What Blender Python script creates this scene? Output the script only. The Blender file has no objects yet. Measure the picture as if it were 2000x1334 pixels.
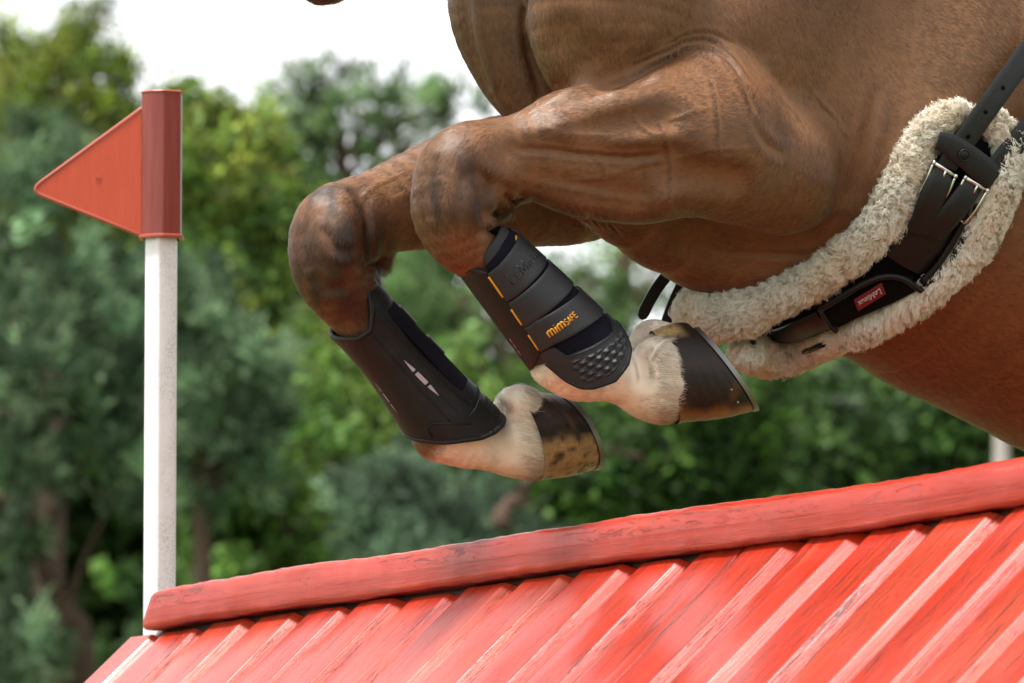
import bpy, bmesh, math, random, os
import numpy as np
from mathutils import Vector, Matrix

rng = np.random.default_rng(7)
random.seed(7)
scene = bpy.context.scene
col = scene.collection

# ------------------------------------------------------------------ camera
FPX = 14400.0                      # focal length in pixels of a 2000 px wide frame
PITCH = math.atan(1588.0 / FPX)
CAM = np.array([0.0, 0.0, 0.3])
cam_data = bpy.data.cameras.new('camera')
cam_data.sensor_width = 36.0
cam_data.lens = 36.0 * FPX / 2000.0
cam_data.clip_start = 0.1
cam_data.clip_end = 2000.0
cam_data.dof.use_dof = True
cam_data.dof.focus_distance = 9.34 / math.cos(PITCH)
cam_data.dof.aperture_fstop = 12.0
cam_data.dof.aperture_blades = 0
cam = bpy.data.objects.new('camera', cam_data)
cam.location = CAM
cam.rotation_euler = (math.radians(90) + PITCH, 0, 0)
col.objects.link(cam)
scene.camera = cam

# ------------------------------------------------------------------ sky, sun, exposure
SUN_EL, SUN_AZ = 70.0, 238.0       # azimuth clockwise from +Y (the viewing direction)
world = bpy.data.worlds.new('World')
scene.world = world
world.use_nodes = True
wn, wl = world.node_tree.nodes, world.node_tree.links
bg = wn['Background']
sky = wn.new('ShaderNodeTexSky')
sky.sky_type = 'NISHITA'
sky.sun_disc = False
sky.sun_elevation = math.radians(SUN_EL)
sky.sun_rotation = math.radians(SUN_AZ)
sky.air_density = 1.0
sky.dust_density = 1.5
sky.ozone_density = 1.0
hsv = wn.new('ShaderNodeHueSaturation')       # a thin bright cloud layer: the blue is washed out
hsv.inputs['Saturation'].default_value = 0.10
wl.new(sky.outputs[0], hsv.inputs['Color'])
wl.new(hsv.outputs[0], bg.inputs[0])
bg.inputs[1].default_value = 0.068
sun_data = bpy.data.lights.new('sun', 'SUN')
sun_data.energy = 1.5
sun_data.angle = math.radians(14)
sun_data.color = (1.0, 0.96, 0.9)
sun = bpy.data.objects.new('sun', sun_data)
_az, _el = math.radians(SUN_AZ), math.radians(SUN_EL)
_sd = Vector((math.sin(_az) * math.cos(_el), math.cos(_az) * math.cos(_el), math.sin(_el)))
sun.rotation_euler = _sd.to_track_quat('Z', 'Y').to_euler()
sun.location = (0, 0, 12)
col.objects.link(sun)
scene.view_settings.view_transform = 'Standard'
scene.view_settings.look = 'None'
scene.view_settings.exposure = 2.22
scene.view_settings.gamma = 1.0
scene.render.engine = 'CYCLES'
scene.cycles.use_denoising = True
scene.cycles.max_bounces = 8
scene.cycles.diffuse_bounces = 5
scene.cycles.glossy_bounces = 4
scene.cycles.transmission_bounces = 4
scene.cycles.transparent_max_bounces = 8
scene.cycles.sample_clamp_indirect = 8.0

# ------------------------------------------------------------------ projection helpers
FWD = np.array([0, math.cos(PITCH), math.sin(PITCH)])
UPV = np.array([0, -math.sin(PITCH), math.cos(PITCH)])
RGT = np.array([1.0, 0, 0])

def ray(px, py):
    px = np.asarray(px, float); py = np.asarray(py, float)
    d = RGT * ((px - 1000) / FPX)[..., None] + UPV * ((667 - py) / FPX)[..., None] + FWD
    return d

def at(px, py, Y):
    """point seen at photo pixel (px, py) standing Y metres in front of the camera"""
    d = ray(px, py)
    Y = np.asarray(Y, float)
    return CAM + d * (Y / d[..., 1])[..., None]

def to_px(P):
    q = np.asarray(P) - CAM
    z = q @ FWD
    return 1000 + FPX * (q @ RGT) / z, 667 - FPX * (q @ UPV) / z

def m_px(r, Y):
    return np.asarray(r, float) * Y / FPX

# ------------------------------------------------------------------ object helpers
def tag(o, label=None, cat=None, group=None, kind=None):
    if label: o['label'] = label
    if cat: o['category'] = cat
    if group: o['group'] = group
    if kind: o['kind'] = kind
    return o

def empty(name, loc):
    o = bpy.data.objects.new(name, None)
    o.location = loc
    o.empty_display_size = 0.05
    col.objects.link(o)
    return o

def mesh_np(V, F, smooth=True):
    """mesh from arrays; F is (n,3), (n,4) or a list of such arrays"""
    V = np.ascontiguousarray(V, np.float32)
    Fs = F if isinstance(F, list) else [F]
    Fs = [np.asarray(f, np.int32) for f in Fs if len(f)]
    me = bpy.data.meshes.new('mesh')
    nl = sum(f.size for f in Fs); nf = sum(len(f) for f in Fs)
    me.vertices.add(len(V)); me.loops.add(nl); me.polygons.add(nf)
    me.vertices.foreach_set('co', V.ravel())
    me.loops.foreach_set('vertex_index', np.concatenate([f.ravel() for f in Fs]))
    tot = np.concatenate([np.full(len(f), f.shape[1], np.int32) for f in Fs])
    me.polygons.foreach_set('loop_start', np.concatenate([[0], np.cumsum(tot)[:-1]]).astype(np.int32))
    me.polygons.foreach_set('loop_total', tot)
    me.polygons.foreach_set('use_smooth', np.full(nf, smooth, bool))
    me.update(calc_edges=True)
    me.validate()
    return me

def obj(name, me, mat, parent=None):
    o = bpy.data.objects.new(name, me)
    if mat is not None:
        me.materials.clear(); me.materials.append(mat)
    col.objects.link(o)
    if parent is not None:
        o.parent = parent
        o.matrix_parent_inverse = Matrix.Translation(-Vector(parent.location)) if parent.type == 'EMPTY' else Matrix.Identity(4)
    return o

def set_col(me, C, name='Col'):
    a = me.color_attributes.new(name, 'FLOAT_COLOR', 'POINT')
    c = np.ones((len(C), 4), np.float32); c[:, :3] = C
    a.data.foreach_set('color', c.ravel())

class MB:
    """collects pieces of one part"""
    def __init__(s): s.V = []; s.Q = []; s.T = []; s.n = 0
    def add(s, V, Q=None, T=None):
        V = np.asarray(V, float)
        s.V.append(V)
        if Q is not None and len(Q): s.Q.append(np.asarray(Q) + s.n)
        if T is not None and len(T): s.T.append(np.asarray(T) + s.n)
        s.n += len(V)
    def grid(s, G, close_u=False, close_v=False):
        a, b = G.shape[:2]
        idx = np.arange(a * b).reshape(a, b)
        if close_u: idx = np.vstack([idx, idx[:1]])
        if close_v: idx = np.hstack([idx, idx[:, :1]])
        Q = np.stack([idx[:-1, :-1], idx[1:, :-1], idx[1:, 1:], idx[:-1, 1:]], -1).reshape(-1, 4)
        s.add(G.reshape(-1, 3), Q)
    def box(s, c, ax, ay, az):
        c, ax, ay, az = [np.asarray(v, float) for v in (c, ax, ay, az)]
        V = [c + i * ax + j * ay + k * az for i in (-1, 1) for j in (-1, 1) for k in (-1, 1)]
        s.add(V, [[0, 1, 3, 2], [4, 6, 7, 5], [0, 4, 5, 1], [2, 3, 7, 6], [0, 2, 6, 4], [1, 5, 7, 3]])
    def tube(s, pts, r, n=10, caps=True):
        pts = np.asarray(pts, float)
        r = np.broadcast_to(np.asarray(r, float), (len(pts),))
        t = np.gradient(pts, axis=0); t /= np.linalg.norm(t, axis=1)[:, None] + 1e-12
        ref = np.array([0.13, 0.31, 0.94])
        if abs(t[0] @ ref) > 0.9: ref = np.array([0.9, 0.1, 0.1])
        u = np.cross(t[0], ref); u /= np.linalg.norm(u)
        G = []
        for i in range(len(pts)):
            u = u - t[i] * (u @ t[i]); u /= np.linalg.norm(u)
            w = np.cross(t[i], u)
            a = np.arange(n) * 2 * math.pi / n
            G.append(pts[i] + r[i] * (np.cos(a)[:, None] * u + np.sin(a)[:, None] * w))
        G = np.array(G)
        base = s.n
        s.grid(G, close_v=True)
        if caps:
            for row, ctr in ((0, pts[0]), (len(pts) - 1, pts[-1])):
                k = s.n
                s.add([ctr], None, [[0, base + row * n + j - k, base + row * n + (j + 1) % n - k] for j in range(n)])
    def mesh(s, smooth=True):
        V = np.concatenate(s.V)
        F = []
        if s.Q: F.append(np.concatenate(s.Q))
        if s.T: F.append(np.concatenate(s.T))
        return mesh_np(V, F, smooth)
    def build(s, name, mat, parent=None, smooth=True, autosharp=None, fixn=True):
        me = s.mesh(smooth)
        if fixn:
            bm = bmesh.new(); bm.from_mesh(me)
            bmesh.ops.recalc_face_normals(bm, faces=bm.faces)
            bm.to_mesh(me); bm.free()
        if autosharp is not None:
            me.set_sharp_from_angle(angle=math.radians(autosharp))
        return obj(name, me, mat, parent)

def crom(pts, n):
    """Catmull-Rom through rows of pts, n samples per span"""
    p = np.asarray(pts, float)
    p = np.vstack([2 * p[0] - p[1], p, 2 * p[-1] - p[-2]])
    out = []
    for i in range(1, len(p) - 2):
        for k in range(n):
            t = k / n
            out.append(0.5 * ((2 * p[i]) + (-p[i-1] + p[i+1]) * t + (2*p[i-1] - 5*p[i] + 4*p[i+1] - p[i+2]) * t*t + (-p[i-1] + 3*p[i] - 3*p[i+1] + p[i+2]) * t**3))
    out.append(p[-2])
    return np.array(out)

def unit(v):
    v = np.asarray(v, float)
    return v / (np.linalg.norm(v, axis=-1, keepdims=True) + 1e-12)

# ------------------------------------------------------------------ material helpers
class NT:
    def __init__(s, name):
        s.m = bpy.data.materials.new(name); s.m.use_nodes = True
        s.t = s.m.node_tree; s.n = s.t.nodes; s.l = s.t.links
        s.bsdf = s.n['Principled BSDF']; s.out = s.n['Material Output']
    def new(s, typ, **kw):
        nd = s.n.new(typ)
        for k, v in kw.items():
            if k.startswith('i_'):
                key = k[2:]
                nd.inputs[int(key) if key.isdigit() else key.replace('_', ' ')].default_value = v
            else: setattr(nd, k, v)
        return nd
    def link(s, a, b): s.l.new(a, b)
    def P(s, **kw):
        for k, v in kw.items(): s.bsdf.inputs[k.replace('_', ' ')].default_value = v
    def coords(s, kind='Object', scale=(1, 1, 1), rot=(0, 0, 0)):
        tc = s.new('ShaderNodeTexCoord'); mp = s.new('ShaderNodeMapping')
        mp.inputs['Scale'].default_value = scale; mp.inputs['Rotation'].default_value = rot
        s.link(tc.outputs[kind], mp.inputs[0]); return mp.outputs[0]
    def noise(s, vec, scale, detail=4, rough=0.55, dist=0.0):
        n = s.new('ShaderNodeTexNoise'); n.inputs['Scale'].default_value = scale
        n.inputs['Detail'].default_value = detail; n.inputs['Roughness'].default_value = rough
        n.inputs['Distortion'].default_value = dist
        s.link(vec, n.inputs['Vector']); return n.outputs['Fac']
    def ramp(s, fac, stops):
        r = s.new('ShaderNodeValToRGB'); e = r.color_ramp.elements
        while len(e) < len(stops): e.new(0.5)
        for k, (p, c) in enumerate(stops):
            e[k].position = p
            e[k].color = (c, c, c, 1) if isinstance(c, (int, float)) else (*c, 1)
        s.link(fac, r.inputs[0]); return r.outputs[0]
    def mix(s, fac, a, b, mode='MIX'):
        m = s.new('ShaderNodeMix', data_type='RGBA', blend_type=mode)
        for v, sock in ((fac, m.inputs[0]), (a, m.inputs[6]), (b, m.inputs[7])):
            if hasattr(v, 'is_linked') or isinstance(v, bpy.types.NodeSocket): s.link(v, sock)
            elif isinstance(v, (int, float)): sock.default_value = v if sock.type == 'VALUE' else (v, v, v, 1)
            else: sock.default_value = (*v, 1)
        return m.outputs[2]
    def math(s, op, a, b=None, clamp=False):
        m = s.new('ShaderNodeMath', operation=op, use_clamp=clamp)
        for v, k in ((a, 0), (b, 1)):
            if v is None: continue
            if isinstance(v, bpy.types.NodeSocket): s.link(v, m.inputs[k])
            else: m.inputs[k].default_value = v
        return m.outputs[0]
    def bump(s, h, strength=0.3, dist=0.002, normal=None):
        b = s.new('ShaderNodeBump'); b.inputs['Strength'].default_value = strength
        b.inputs['Distance'].default_value = dist
        s.link(h, b.inputs['Height'])
        if normal is not None: s.link(normal, b.inputs['Normal'])
        return b.outputs[0]
    def color(s, sock): s.link(sock, s.bsdf.inputs['Base Color'])
    def normal(s, sock): s.link(sock, s.bsdf.inputs['Normal'])
    def attr(s, name, typ='GEOMETRY'):
        a = s.new('ShaderNodeAttribute'); a.attribute_name = name; a.attribute_type = typ
        return a

def simple_mat(name, c, rough=0.5, metal=0.0, spec=0.5, bump=None, var=0.0, coat=0.0):
    n = NT(name); n.P(Base_Color=(*c, 1), Roughness=rough, Metallic=metal)
    n.bsdf.inputs['Specular IOR Level'].default_value = spec
    n.bsdf.inputs['Coat Weight'].default_value = coat
    v = n.coords('Object')
    if var:
        f = n.noise(v, 60, 5)
        n.color(n.mix(n.ramp(f, [(0.3, 0.0), (0.7, 1.0)]), tuple(x * (1 - var) for x in c), tuple(min(1, x * (1 + var)) for x in c)))
    if bump:
        n.normal(n.bump(n.noise(v, bump[0], 5), bump[1], bump[2]))
    return n.m

# ------------------------------------------------------------------ implicit surfaces for bodies
def smin(a, b, k):
    h = np.maximum(k - np.abs(a - b), 0.0) / k
    return np.minimum(a, b) - h * h * k * 0.25

class Field:
    def __init__(s): s.prims = []
    def chain(s, C, R, k=0.02, op='u', aniso=None, sub=0):
        C = np.asarray(C, float).reshape(-1, 3); R = np.asarray(R, float).ravel()
        if len(C) == 1: C = np.vstack([C, C + 1e-5]); R = np.append(R, R)
        if sub:
            q = crom(np.hstack([C, R[:, None]]), sub); C, R = q[:, :3], q[:, 3]
        f = 1.0
        if aniso is not None:
            ax, f = unit(aniso[0]), aniso[1]
            # squeeze the field along ax about the chain itself: the local centre is used per segment
        A, B = C[:-1], C[1:]
        pr = dict(A=A, B=B, ra=R[:-1], rb=R[1:], k=k, op=op, an=None if aniso is None else (ax, f))
        pr['mid'] = (A + B) / 2
        pr['rad'] = np.linalg.norm(B - A, axis=1) / 2 + np.maximum(R[:-1], R[1:])
        s.prims.append(pr)
    @staticmethod
    def seg(P, a, b, ra, rb, an):
        ab = b - a; pa = P - a
        if an is not None:
            ax, f = an
            pa = pa + (f - 1.0) * (pa @ ax)[:, None] * ax
            ab = ab + (f - 1.0) * (ab @ ax) * ax
        t = np.clip((pa @ ab) / (ab @ ab + 1e-18), 0, 1)
        d = np.linalg.norm(pa - t[:, None] * ab, axis=1) - (ra + (rb - ra) * t)
        return d
    def eval(s, P, cen=None, half=None, prims=None):
        d = np.full(len(P), 0.25)
        for pr in (s.prims if prims is None else prims):
            dd = None
            if cen is not None:
                lb = np.linalg.norm(pr['mid'] - cen, axis=1) - pr['rad'] - half
                if pr['an'] is not None: lb = lb - 0.0
                sel = np.nonzero(lb < pr['k'] + 0.02)[0]
            elif len(P) < 400:                       # few points: all segments at once
                A, Bq = pr['A'], pr['B']
                ab = Bq - A; pa = P[:, None] - A[None]
                if pr['an'] is not None:
                    ax, f = pr['an']
                    pa = pa + (f - 1.0) * (pa @ ax)[..., None] * ax
                    ab = ab + (f - 1.0) * (ab @ ax)[:, None] * ax
                t = np.clip((pa * ab).sum(-1) / ((ab * ab).sum(-1) + 1e-18), 0, 1)
                dd = (np.linalg.norm(pa - t[..., None] * ab, axis=-1) - (pr['ra'] + (pr['rb'] - pr['ra']) * t)).min(1)
                sel = ()
            else: sel = range(len(pr['A']))
            for i in sel:
                q = s.seg(P, pr['A'][i], pr['B'][i], pr['ra'][i], pr['rb'][i], pr['an'])
                dd = q if dd is None else np.minimum(dd, q)
            if dd is None: continue
            d = smin(d, dd, pr['k']) if pr['op'] == 'u' else -smin(-d, dd, pr['k'])
        return d
    def grad(s, P, e=0.004):
        g = np.stack([s.eval(P + v) - s.eval(P - v) for v in np.eye(3) * e], -1)
        return unit(g)
    def hit(s, px, py, y0=8.7, y1=10.9, iso=0.0):
        """first surface point (or the nearest approach) along the rays through photo pixels"""
        d = unit(ray(px, py)).reshape(-1, 3)
        t = y0 / d[:, 1]; tend = y1 / d[:, 1]
        best = np.full(len(d), 9.0); bt = t.copy(); done = np.zeros(len(d), bool)
        for _ in range(90):
            v = s.eval(CAM + d * t[:, None]) - iso
            better = (v < best) & ~done
            best[better] = v[better]; bt[better] = t[better]
            done |= (v < 0.0006) | (t > tend)
            if done.all(): break
            t = np.where(done, t, t + np.maximum(v * 0.75, 0.0006))
        P = CAM + d * bt[:, None]
        return P, s.grad(P)
    def polygonise(s, lo, hi, h, B=16):
        lo = np.asarray(lo, float)
        nb = np.ceil((np.asarray(hi) - lo) / (h * B)).astype(int)
        n = nb * B + 1
        cc = np.stack(np.meshgrid(*[lo[i] + (np.arange(nb[i]) + 0.5) * B * h for i in range(3)], indexing='ij'), -1).reshape(-1, 3)
        dc = s.eval(cc)
        half = B * h * 0.5 * math.sqrt(3)
        D = np.repeat(np.repeat(np.repeat(np.where(dc > 0, 0.02, -0.02).reshape(nb).astype(np.float32), B, 0), B, 1), B, 2)
        D = np.pad(D, ((0, 1),) * 3, mode='edge')
        act = np.nonzero(np.abs(dc) < half * 1.45 + 0.004)[0]
        g = np.arange(B + 1) * h
        L = np.stack(np.meshgrid(g, g, g, indexing='ij'), -1).reshape(-1, 3)
        for a in act:
            ijk = np.array(np.unravel_index(a, nb)) * B
            o = lo + ijk * h
            v = s.eval(o + L, cc[a], half)
            D[ijk[0]:ijk[0]+B+1, ijk[1]:ijk[1]+B+1, ijk[2]:ijk[2]+B+1] = v.reshape(B+1, B+1, B+1)
        return surface_nets(D, lo, h)

def surface_nets(D, lo, h):
    I = D < 0
    c = np.zeros(np.array(D.shape) - 1, np.uint8)
    for i in (0, 1):
        for j in (0, 1):
            for k in (0, 1):
                c += I[i:I.shape[0]-1+i, j:I.shape[1]-1+j, k:I.shape[2]-1+k]
    act = (c > 0) & (c < 8)
    ids = np.argwhere(act)
    idx = np.full(c.shape, -1, np.int32); idx[act] = np.arange(len(ids))
    corners = np.array([[i, j, k] for i in (0, 1) for j in (0, 1) for k in (0, 1)])
    val = np.stack([D[ids[:, 0]+q[0], ids[:, 1]+q[1], ids[:, 2]+q[2]] for q in corners], 1)
    acc = np.zeros((len(ids), 3)); cnt = np.zeros(len(ids))
    for e in range(8):
        for f in range(e + 1, 8):
            if np.abs(corners[e] - corners[f]).sum() != 1: continue
            a, b = val[:, e], val[:, f]
            m = (a < 0) != (b < 0)
            t = a[m] / (a[m] - b[m])
            acc[m] += corners[e] + t[:, None] * (corners[f] - corners[e])
            cnt[m] += 1
    V = lo + (ids + acc / cnt[:, None]) * h
    Q = []
    for ax in range(3):
        o = [(1, 2), (2, 0), (0, 1)][ax]
        sl = [slice(None)] * 3; sr = [slice(None)] * 3
        sl[ax] = slice(0, -1); sr[ax] = slice(1, None)
        A, Bq = I[tuple(sl)], I[tuple(sr)]
        cr = np.argwhere(A != Bq)
        ok = np.ones(len(cr), bool)
        for w in o: ok &= (cr[:, w] > 0) & (cr[:, w] < D.shape[w] - 1)
        cr = cr[ok]
        ins = A[cr[:, 0], cr[:, 1], cr[:, 2]]
        q = []
        for du, dv in ((-1, -1), (0, -1), (0, 0), (-1, 0)):
            r = cr.copy(); r[:, o[0]] += du; r[:, o[1]] += dv
            q.append(idx[r[:, 0], r[:, 1], r[:, 2]])
        q = np.stack(q, 1)
        q[~ins] = q[~ins][:, ::-1]
        Q.append(q)
    return V, np.concatenate(Q)

def smooth_np(V, Q, it=2, lam=0.5):
    E = np.concatenate([Q[:, [0, 1]], Q[:, [1, 2]], Q[:, [2, 3]], Q[:, [3, 0]]])
    E = np.concatenate([E, E[:, ::-1]])
    for _ in range(it):
        s = np.zeros_like(V); n = np.bincount(E[:, 0], minlength=len(V)).astype(float)
        for k in range(3): s[:, k] = np.bincount(E[:, 0], V[E[:, 1], k], minlength=len(V))
        V = V + lam * (s / n[:, None] - V)
    return V

def vnormals(V, Q):
    n = np.cross(V[Q[:, 2]] - V[Q[:, 0]], V[Q[:, 3]] - V[Q[:, 1]])
    N = np.zeros_like(V)
    for k in range(4):
        for a in range(3): N[:, a] += np.bincount(Q[:, k], n[:, a], minlength=len(V))
    return unit(N)

def vnoise(P, s, seed=0):
    """cheap smooth value noise in numpy, range about -1..1"""
    q = np.asarray(P) * s + seed * 17.13
    i = np.floor(q).astype(np.int64); f = q - i; f = f * f * (3 - 2 * f)
    def hsh(a):
        n = a[..., 0] * 374761393 + a[..., 1] * 668265263 + a[..., 2] * 2147483647 + seed * 1013
        n = (n ^ (n >> 13)) * 1274126177
        return ((n ^ (n >> 16)) & 0xffff) / 32767.5 - 1
    r = 0
    for dx in (0, 1):
        for dy in (0, 1):
            for dz in (0, 1):
                w = (f[..., 0] if dx else 1 - f[..., 0]) * (f[..., 1] if dy else 1 - f[..., 1]) * (f[..., 2] if dz else 1 - f[..., 2])
                r = r + w * hsh(i + np.array([dx, dy, dz]))
    return r

def strands(name, Pts, rad, C, N, mat, parent):
    """hair: Pts (n, m, 3) points, rad (n, m), C (n,3) colour, N (n,3) skin normal"""
    n, m = Pts.shape[:2]
    cu = bpy.data.hair_curves.new(name)
    cu.add_curves([m] * n)
    cu.attributes['position'].data.foreach_set('vector', np.ascontiguousarray(Pts, np.float32).ravel())
    ra = cu.attributes.get('radius') or cu.attributes.new('radius', 'FLOAT', 'POINT')
    ra.data.foreach_set('value', np.ascontiguousarray(np.broadcast_to(rad, (n, m)), np.float32).ravel())
    a = cu.attributes.new('hcol', 'FLOAT_VECTOR', 'CURVE')
    a.data.foreach_set('vector', np.ascontiguousarray(C, np.float32).ravel())
    a = cu.attributes.new('hnor', 'FLOAT_VECTOR', 'CURVE')
    a.data.foreach_set('vector', np.ascontiguousarray(N, np.float32).ravel())
    o = bpy.data.objects.new(name, cu)
    cu.materials.append(mat)
    col.objects.link(o)
    if parent is not None:
        o.parent = parent
        if parent.type == 'EMPTY': o.matrix_parent_inverse = Matrix.Translation(-Vector(parent.location))
    return o

# ------------------------------------------------------------------ ground
gm = NT('grass')
gv = gm.coords('Object')
gm.color(gm.mix(gm.noise(gv, 3, 6), (0.05, 0.09, 0.025), (0.10, 0.14, 0.04)))
gm.P(Roughness=0.9)
gm.normal(gm.bump(gm.noise(gv, 40, 4), 0.6, 0.02))
gmb = MB(); gx = np.linspace(-400, 400, 81); gy = np.linspace(-60, 900, 97)
GX, GY = np.meshgrid(gx, gy, indexing='ij')
gmb.grid(np.stack([GX, GY, 0 * GX], -1))
tag(gmb.build('ground', gm.m), 'mown green grass of the riding field', None, None, 'structure')

# ------------------------------------------------------------------ red roof jump
RA = at(np.array(285.), np.array(1208.), 10.40)
RB = at(np.array(2000.), np.array(952.), 8.55)
RD3 = RB - RA
RL = float(np.linalg.norm(RD3)); RU = RD3 / RL
PN = unit(np.array([RU[1], -RU[0], 0.0]))
if PN[1] > 0: PN = -PN
RUP = unit(np.cross(RU, PN)); RUP = RUP if RUP[2] > 0 else -RUP
SL = math.radians(42)
SD = PN * math.cos(SL) - RUP * math.sin(SL)       # down the slope
SN = PN * math.sin(SL) + RUP * math.cos(SL)       # out of the slope

def ridge_u(px, py):
    d = ray(np.array(float(px)), np.array(float(py)))
    # solve CAM + d*s and RA + RU*u on the X/Y plane
    M = np.array([[RU[0], -d[0]], [RU[1], -d[1]]])
    u, _ = np.linalg.solve(M, CAM[:2] - RA[:2])
    return u

def painted(name, red, faded, crack=1.0, big=1.0, coat=0.75):
    n = NT(name)
    uv = n.attr('grain').outputs['Vector']               # x along the grain, y across, z board number (metres)
    def mapd(sc):
        mp = n.new('ShaderNodeMapping'); mp.inputs['Scale'].default_value = sc; n.link(uv, mp.inputs[0]); return mp.outputs[0]
    oi = n.new('ShaderNodeObjectInfo')
    fade = n.noise(mapd((1.2, 5, 3.7)), 1.6, 4, 0.6)
    fade = n.math('ADD', fade, n.math('MULTIPLY', n.math('SUBTRACT', oi.outputs['Random'], 0.5), 0.35))
    c = n.mix(n.ramp(fade, [(0.38, 0.0), (0.72, 1.0)]), red, faded)
    # blotches of orange undercoat and grime
    bl = n.noise(mapd((3, 14, 9.1)), 2.2, 5, 0.62)
    c = n.mix(n.math('MULTIPLY', n.ramp(bl, [(0.58, 0.0), (0.70, 1.0)]), 0.45), c, (0.46, 0.060, 0.006))
    # fine grain streaks
    gr = n.noise(mapd((4, 230, 5.3)), 1.0, 5, 0.65, 0.4)
    c = n.mix(n.math('MULTIPLY', n.ramp(gr, [(0.34, 1.0), (0.52, 0.0)]), 0.55), c, tuple(x * 0.55 for x in red))
    # cracks with bare dark wood
    ck = n.noise(mapd((7, 110, 2.9)), 1.0, 6, 0.72, 0.9)
    ck2 = n.noise(mapd((16, 260, 4.1)), 1.0, 5, 0.7, 1.2)
    msk = n.noise(mapd((2.4, 10, 1.3)), 1.7, 4)
    ckm = n.math('MAXIMUM', n.math('MULTIPLY', n.ramp(ck, [(0.365, 1.0), (0.40, 0.0)]), big), n.math('MULTIPLY', n.ramp(ck2, [(0.385, 1.0), (0.43, 0.0)]), 0.85))
    ckm = n.math('MULTIPLY', ckm, n.ramp(msk, [(0.43, 0.0), (0.58, 1.0)]))
    # rubbed, chalky streaks
    chk = n.math('MULTIPLY', n.ramp(n.noise(mapd((5, 90, 8.7)), 1.3, 5, 0.7), [(0.55, 0.0), (0.70, 1.0)]), n.ramp(n.noise(mapd((1.5, 8, 6.1)), 2.0, 3), [(0.48, 0.0), (0.64, 1.0)]))
    c = n.mix(n.math('MULTIPLY', chk, 0.55), c, (0.50, 0.16, 0.11))
    ckm = n.math('MULTIPLY', ckm, crack, True)
    c = n.mix(n.math('MULTIPLY', ckm, 0.85), c, (0.085, 0.022, 0.014))
    # flakes and specks of bare wood, lichen
    sp = n.noise(mapd((55, 120, 1)), 1.0, 3, 0.6)
    spm = n.math('MULTIPLY', n.ramp(sp, [(0.66, 0.0), (0.70, 1.0)]), n.ramp(msk, [(0.40, 0.0), (0.55, 1.0)]))
    c = n.mix(n.math('MULTIPLY', spm, 0.7), c, (0.12, 0.05, 0.03))
    n.color(c)
    n.link(n.math('ADD', n.math('MULTIPLY', n.noise(mapd((6, 60, 2)), 1.4, 4), 0.22), 0.24), n.bsdf.inputs['Roughness'])
    n.bsdf.inputs['Specular IOR Level'].default_value = 0.3; n.bsdf.inputs['Coat Weight'].default_value = coat; n.bsdf.inputs['Coat Roughness'].default_value = 0.19
    h = n.math('ADD', n.math('MULTIPLY', gr, 0.35), n.math('MULTIPLY', n.math('SUBTRACT', 1.0, ckm), 1.0))
    h = n.math('ADD', h, n.math('MULTIPLY', n.noise(mapd((30, 60, 1)), 1, 4), 0.35))
    n.normal(n.bump(h, 0.85, 0.0020))
    return n.m
PAINT = painted('red_paint_boards', (0.39, 0.0195, 0.0038), (0.42, 0.046, 0.016))
PAINT_BEAM = painted('red_paint_beam', (0.40, 0.024, 0.007), (0.44, 0.055, 0.027), 0.9, 0.3, 0.35)

def set_grain(me, G):
    a = me.attributes.new('grain', 'FLOAT_VECTOR', 'POINT')
    a.data.foreach_set('vector', np.ascontiguousarray(G, np.float32).ravel())

jump = empty('roof_jump', tuple((RA + RB) / 2 * np.array([1, 1, 0])))
tag(jump, 'red painted wooden roof-shaped jump of sloping boards under a ridge log', 'jump')

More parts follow.
